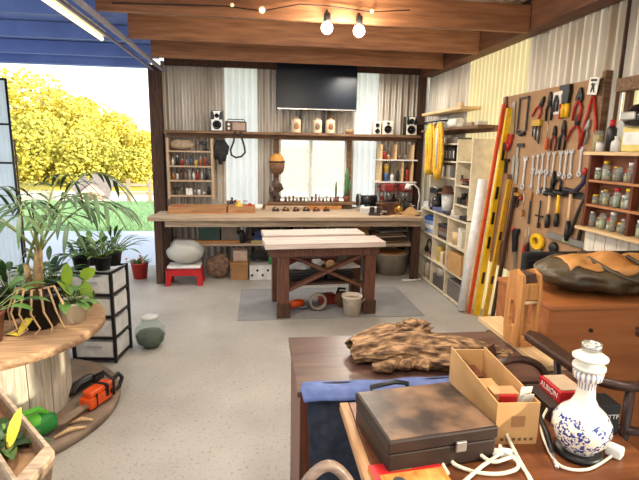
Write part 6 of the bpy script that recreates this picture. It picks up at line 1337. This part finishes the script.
MB().tube(smooth([(-.13,.0,.46), (-.135,.02,.70), (-.10,.028,.82), (0,.03,.86), (.10,.028,.82), (.135,.02,.70), (.13,.0,.46)]), .014, 10).obj('back_hoop', W_CHAIR, t); MB().tube(smooth([(-.07,.01,.46), (-.07,.02,.66), (0,.025,.74), (.07,.02,.66), (.07,.01,.46)]), .010, 8).obj('inner_hoop', W_CHAIR, t)
MB().box(-.14, -.27, .43, .14, .02, .455).obj('seat', W_CHAIR, t, .012)
for x in (-.12, .12):
    for y in (-.25, .0): MB().cyl((x,y,0), (x*.95,y,.43), .014, .017, 8).obj('leg', W_CHAIR, t)
t = thing('bentwood_chair', 'grey-brown round-backed chair at the near left corner of the table', 'chair', (.165, .94, 0))
GB = wood('grey_bent', (150,128,112), (104,84,72), 'x', .4)
MB().tube(smooth([(-.085,.0,.46), (-.09,.045,.70), (-.065,.06,.81), (-.005,.066,.862), (.05,.06,.81), (.072,.045,.70), (.07,.0,.46)]), .0135, 10).obj('back_hoop', GB, t); MB().box(-.1, -.32, .43, .085, .02, .455).obj('seat', W_RED, t, .012)
MB().prism([(-.06,.5), (.045,.5), (.05,.72), (-.005,.81), (-.065,.72)], -.038, -.028, Matrix.Rotation(PI/2, 4, 'X')).obj('back_panel', W_RED, t)
for x in (-.085, .065):
    for y in (-.3, .0): MB().cyl((x,y,0), (x*.95,y,.43), .014, .017, 8).obj('leg', GB, t)
# ------------------------------------------------------------------ lamps overhead
def emis(name, c, s):
    m = bpy.data.materials.new(name); m.use_nodes = True; b = m.node_tree.nodes['Principled BSDF']; b.inputs['Base Color'].default_value = rgb(c); b.inputs['Emission Color'].default_value = rgb(c); b.inputs['Emission Strength'].default_value = s; return m
BULB = emis('bulb_glow', (255,244,222), 40); TUBE = emis('tube_glow', (255,226,170), 2.2)
def light(name, typ, loc, power, color, size=.1, rot=None, sx=None):
    l = bpy.data.lights.new(name, typ); l.energy = power; l.color = color
    if typ == 'AREA':
        l.size = size
        if sx: l.shape = 'RECTANGLE'; l.size_y = sx
    elif typ == 'POINT': l.shadow_soft_size = size
    o = bpy.data.objects.new(name, l); COL.objects.link(o); o.location = loc
    if rot: o.rotation_euler = rot
    return o
for i, px in enumerate(((327,28), (359,31))):
    p = PY(px[0], px[1], 3.70)
    t = thing('spotlight', ['bright round spotlight under the beam, left of the pair above the television', 'bright round spotlight under the beam, right of the pair above the television'][i], 'spotlight', p, 0, 'spotlights under the beam')
    MB().ell((0,0,0), .042, 18, 12).obj('bulb', BULB, t); MB().lathe([(.018,.03), (.026,.05), (.026,.10), (0,.11)], n=18).obj('socket', BLACK, t); MB().tube([(0,0,.1), (0,.02,.125), (0,.066,.125)], .008, 8).obj('bracket', BLACK, t)
    light('spot_light', 'POINT', p+Vector((0,-.06,-.03)), 26, (1,.86,.66), .05)
p0, p1 = PZ(20, -18, 2.50), PZ(105, 39, 2.50)
t = thing('ceiling_tube_light', 'long glowing fluorescent tube under the left bay roof', 'light', (p0.x, (p0.y+p1.y)/2, 2.50)); L2 = (p1.y-p0.y)/2
MB().cyl((0,-L2,0), (0,L2,0), .017, n=14).obj('tube', TUBE, t); MB().box(-.03, -L2-.03, .025, .03, L2+.03, .07).obj('housing', WHITE, t); MB().cyl((0,-L2+.1,.07), (0,-L2+.1,.13), .005, n=6).cyl((0,L2-.1,.07), (0,L2-.1,.13), .005, n=6).obj('hanger', SILVER, t)
# festoon wire with small bulbs along the beam
t = thing('string_lights', 'thin wire with small round bulbs strung along the front roof beam', 'string lights', (0,0,0))
pts = [PY(px, py, 3.74) for px, py in ((112,3), (150,4), (190,5), (225,6), (262,11), (300,4), (330,6), (372,12), (410,10))]
MB().tube(pts, .004, 6).obj('wire', BLACK, t)
for px, py in ((262,9), (232,4), (372,10)): p = PY(px, py+1, 3.735); MB().ell(p, .022 if px == 262 else .014, 12, 8).obj('bulb', emis('festoon_%d' % px, (255,222,170), 2.0 if px == 262 else .6), t)
# fill tubes added out of frame to brighten the shed, then daylight
for (x, y) in ((.6,.6), (.6,2.2), (-1.2,.2), (-1.2,2.4)):
    t = thing('ceiling_tube_light', f"added out-of-view fill tube under the roof {'over the tables' if x > 0 else 'over the left floor'}, {'near' if y < 1 else 'far'}", 'light', (x, y, 2.48), 0, 'added fill tubes')
    MB().cyl((0,-.58,0), (0,.58,0), .017, n=12).obj('tube', TUBE, t); MB().box(-.03, -.62, .02, .03, .62, .04).obj('housing', WHITE, t)
    light('fill_tube_light', 'AREA', (x, y, 2.45), 26 if x > 0 else 34, (1,.9,.76), .3, (0,0,0), 1.2)
for (x, y) in ((-.3,4.9), (1.2,5.6)):  # fill lamps without fixtures, added to brighten the back of the shed
    light('bay_fill', 'AREA', (x, y, 2.5), 36 if x > 0 else 26, (1,.93,.82), .3, (0,0,0), .9)
sun = bpy.data.lights.new('sun', 'SUN'); sun.energy = 5.5; sun.angle = .012; sun.color = (1,.90,.68)
so = bpy.data.objects.new('sun', sun); COL.objects.link(so)
so.rotation_euler = Vector((-.80,.52,-.30)).to_track_quat('-Z', 'Y').to_euler()
w = bpy.data.worlds.new('world'); sc.world = w; w.use_nodes = True; nt = w.node_tree; N = nt.nodes; L = nt.links
bg = N['Background']; tc = N.new('ShaderNodeTexCoord'); sp = N.new('ShaderNodeSeparateXYZ'); cr = N.new('ShaderNodeValToRGB')
cr.color_ramp.elements[0].position = .0; cr.color_ramp.elements[0].color = (.98,.97,.93,1); cr.color_ramp.elements[1].position = .7; cr.color_ramp.elements[1].color = (.86,.92,1,1)
L.new(tc.outputs['Generated'], sp.inputs[0]); L.new(sp.outputs[2], cr.inputs[0]); L.new(cr.outputs[0], bg.inputs[0]); bg.inputs[1].default_value = 1.9
sc.view_settings.view_transform = 'Standard'; sc.view_settings.look = 'None'; sc.view_settings.exposure = 0.0
sc.cycles.use_denoising = True; sc.cycles.max_bounces = 8; sc.cycles.transparent_max_bounces = 16
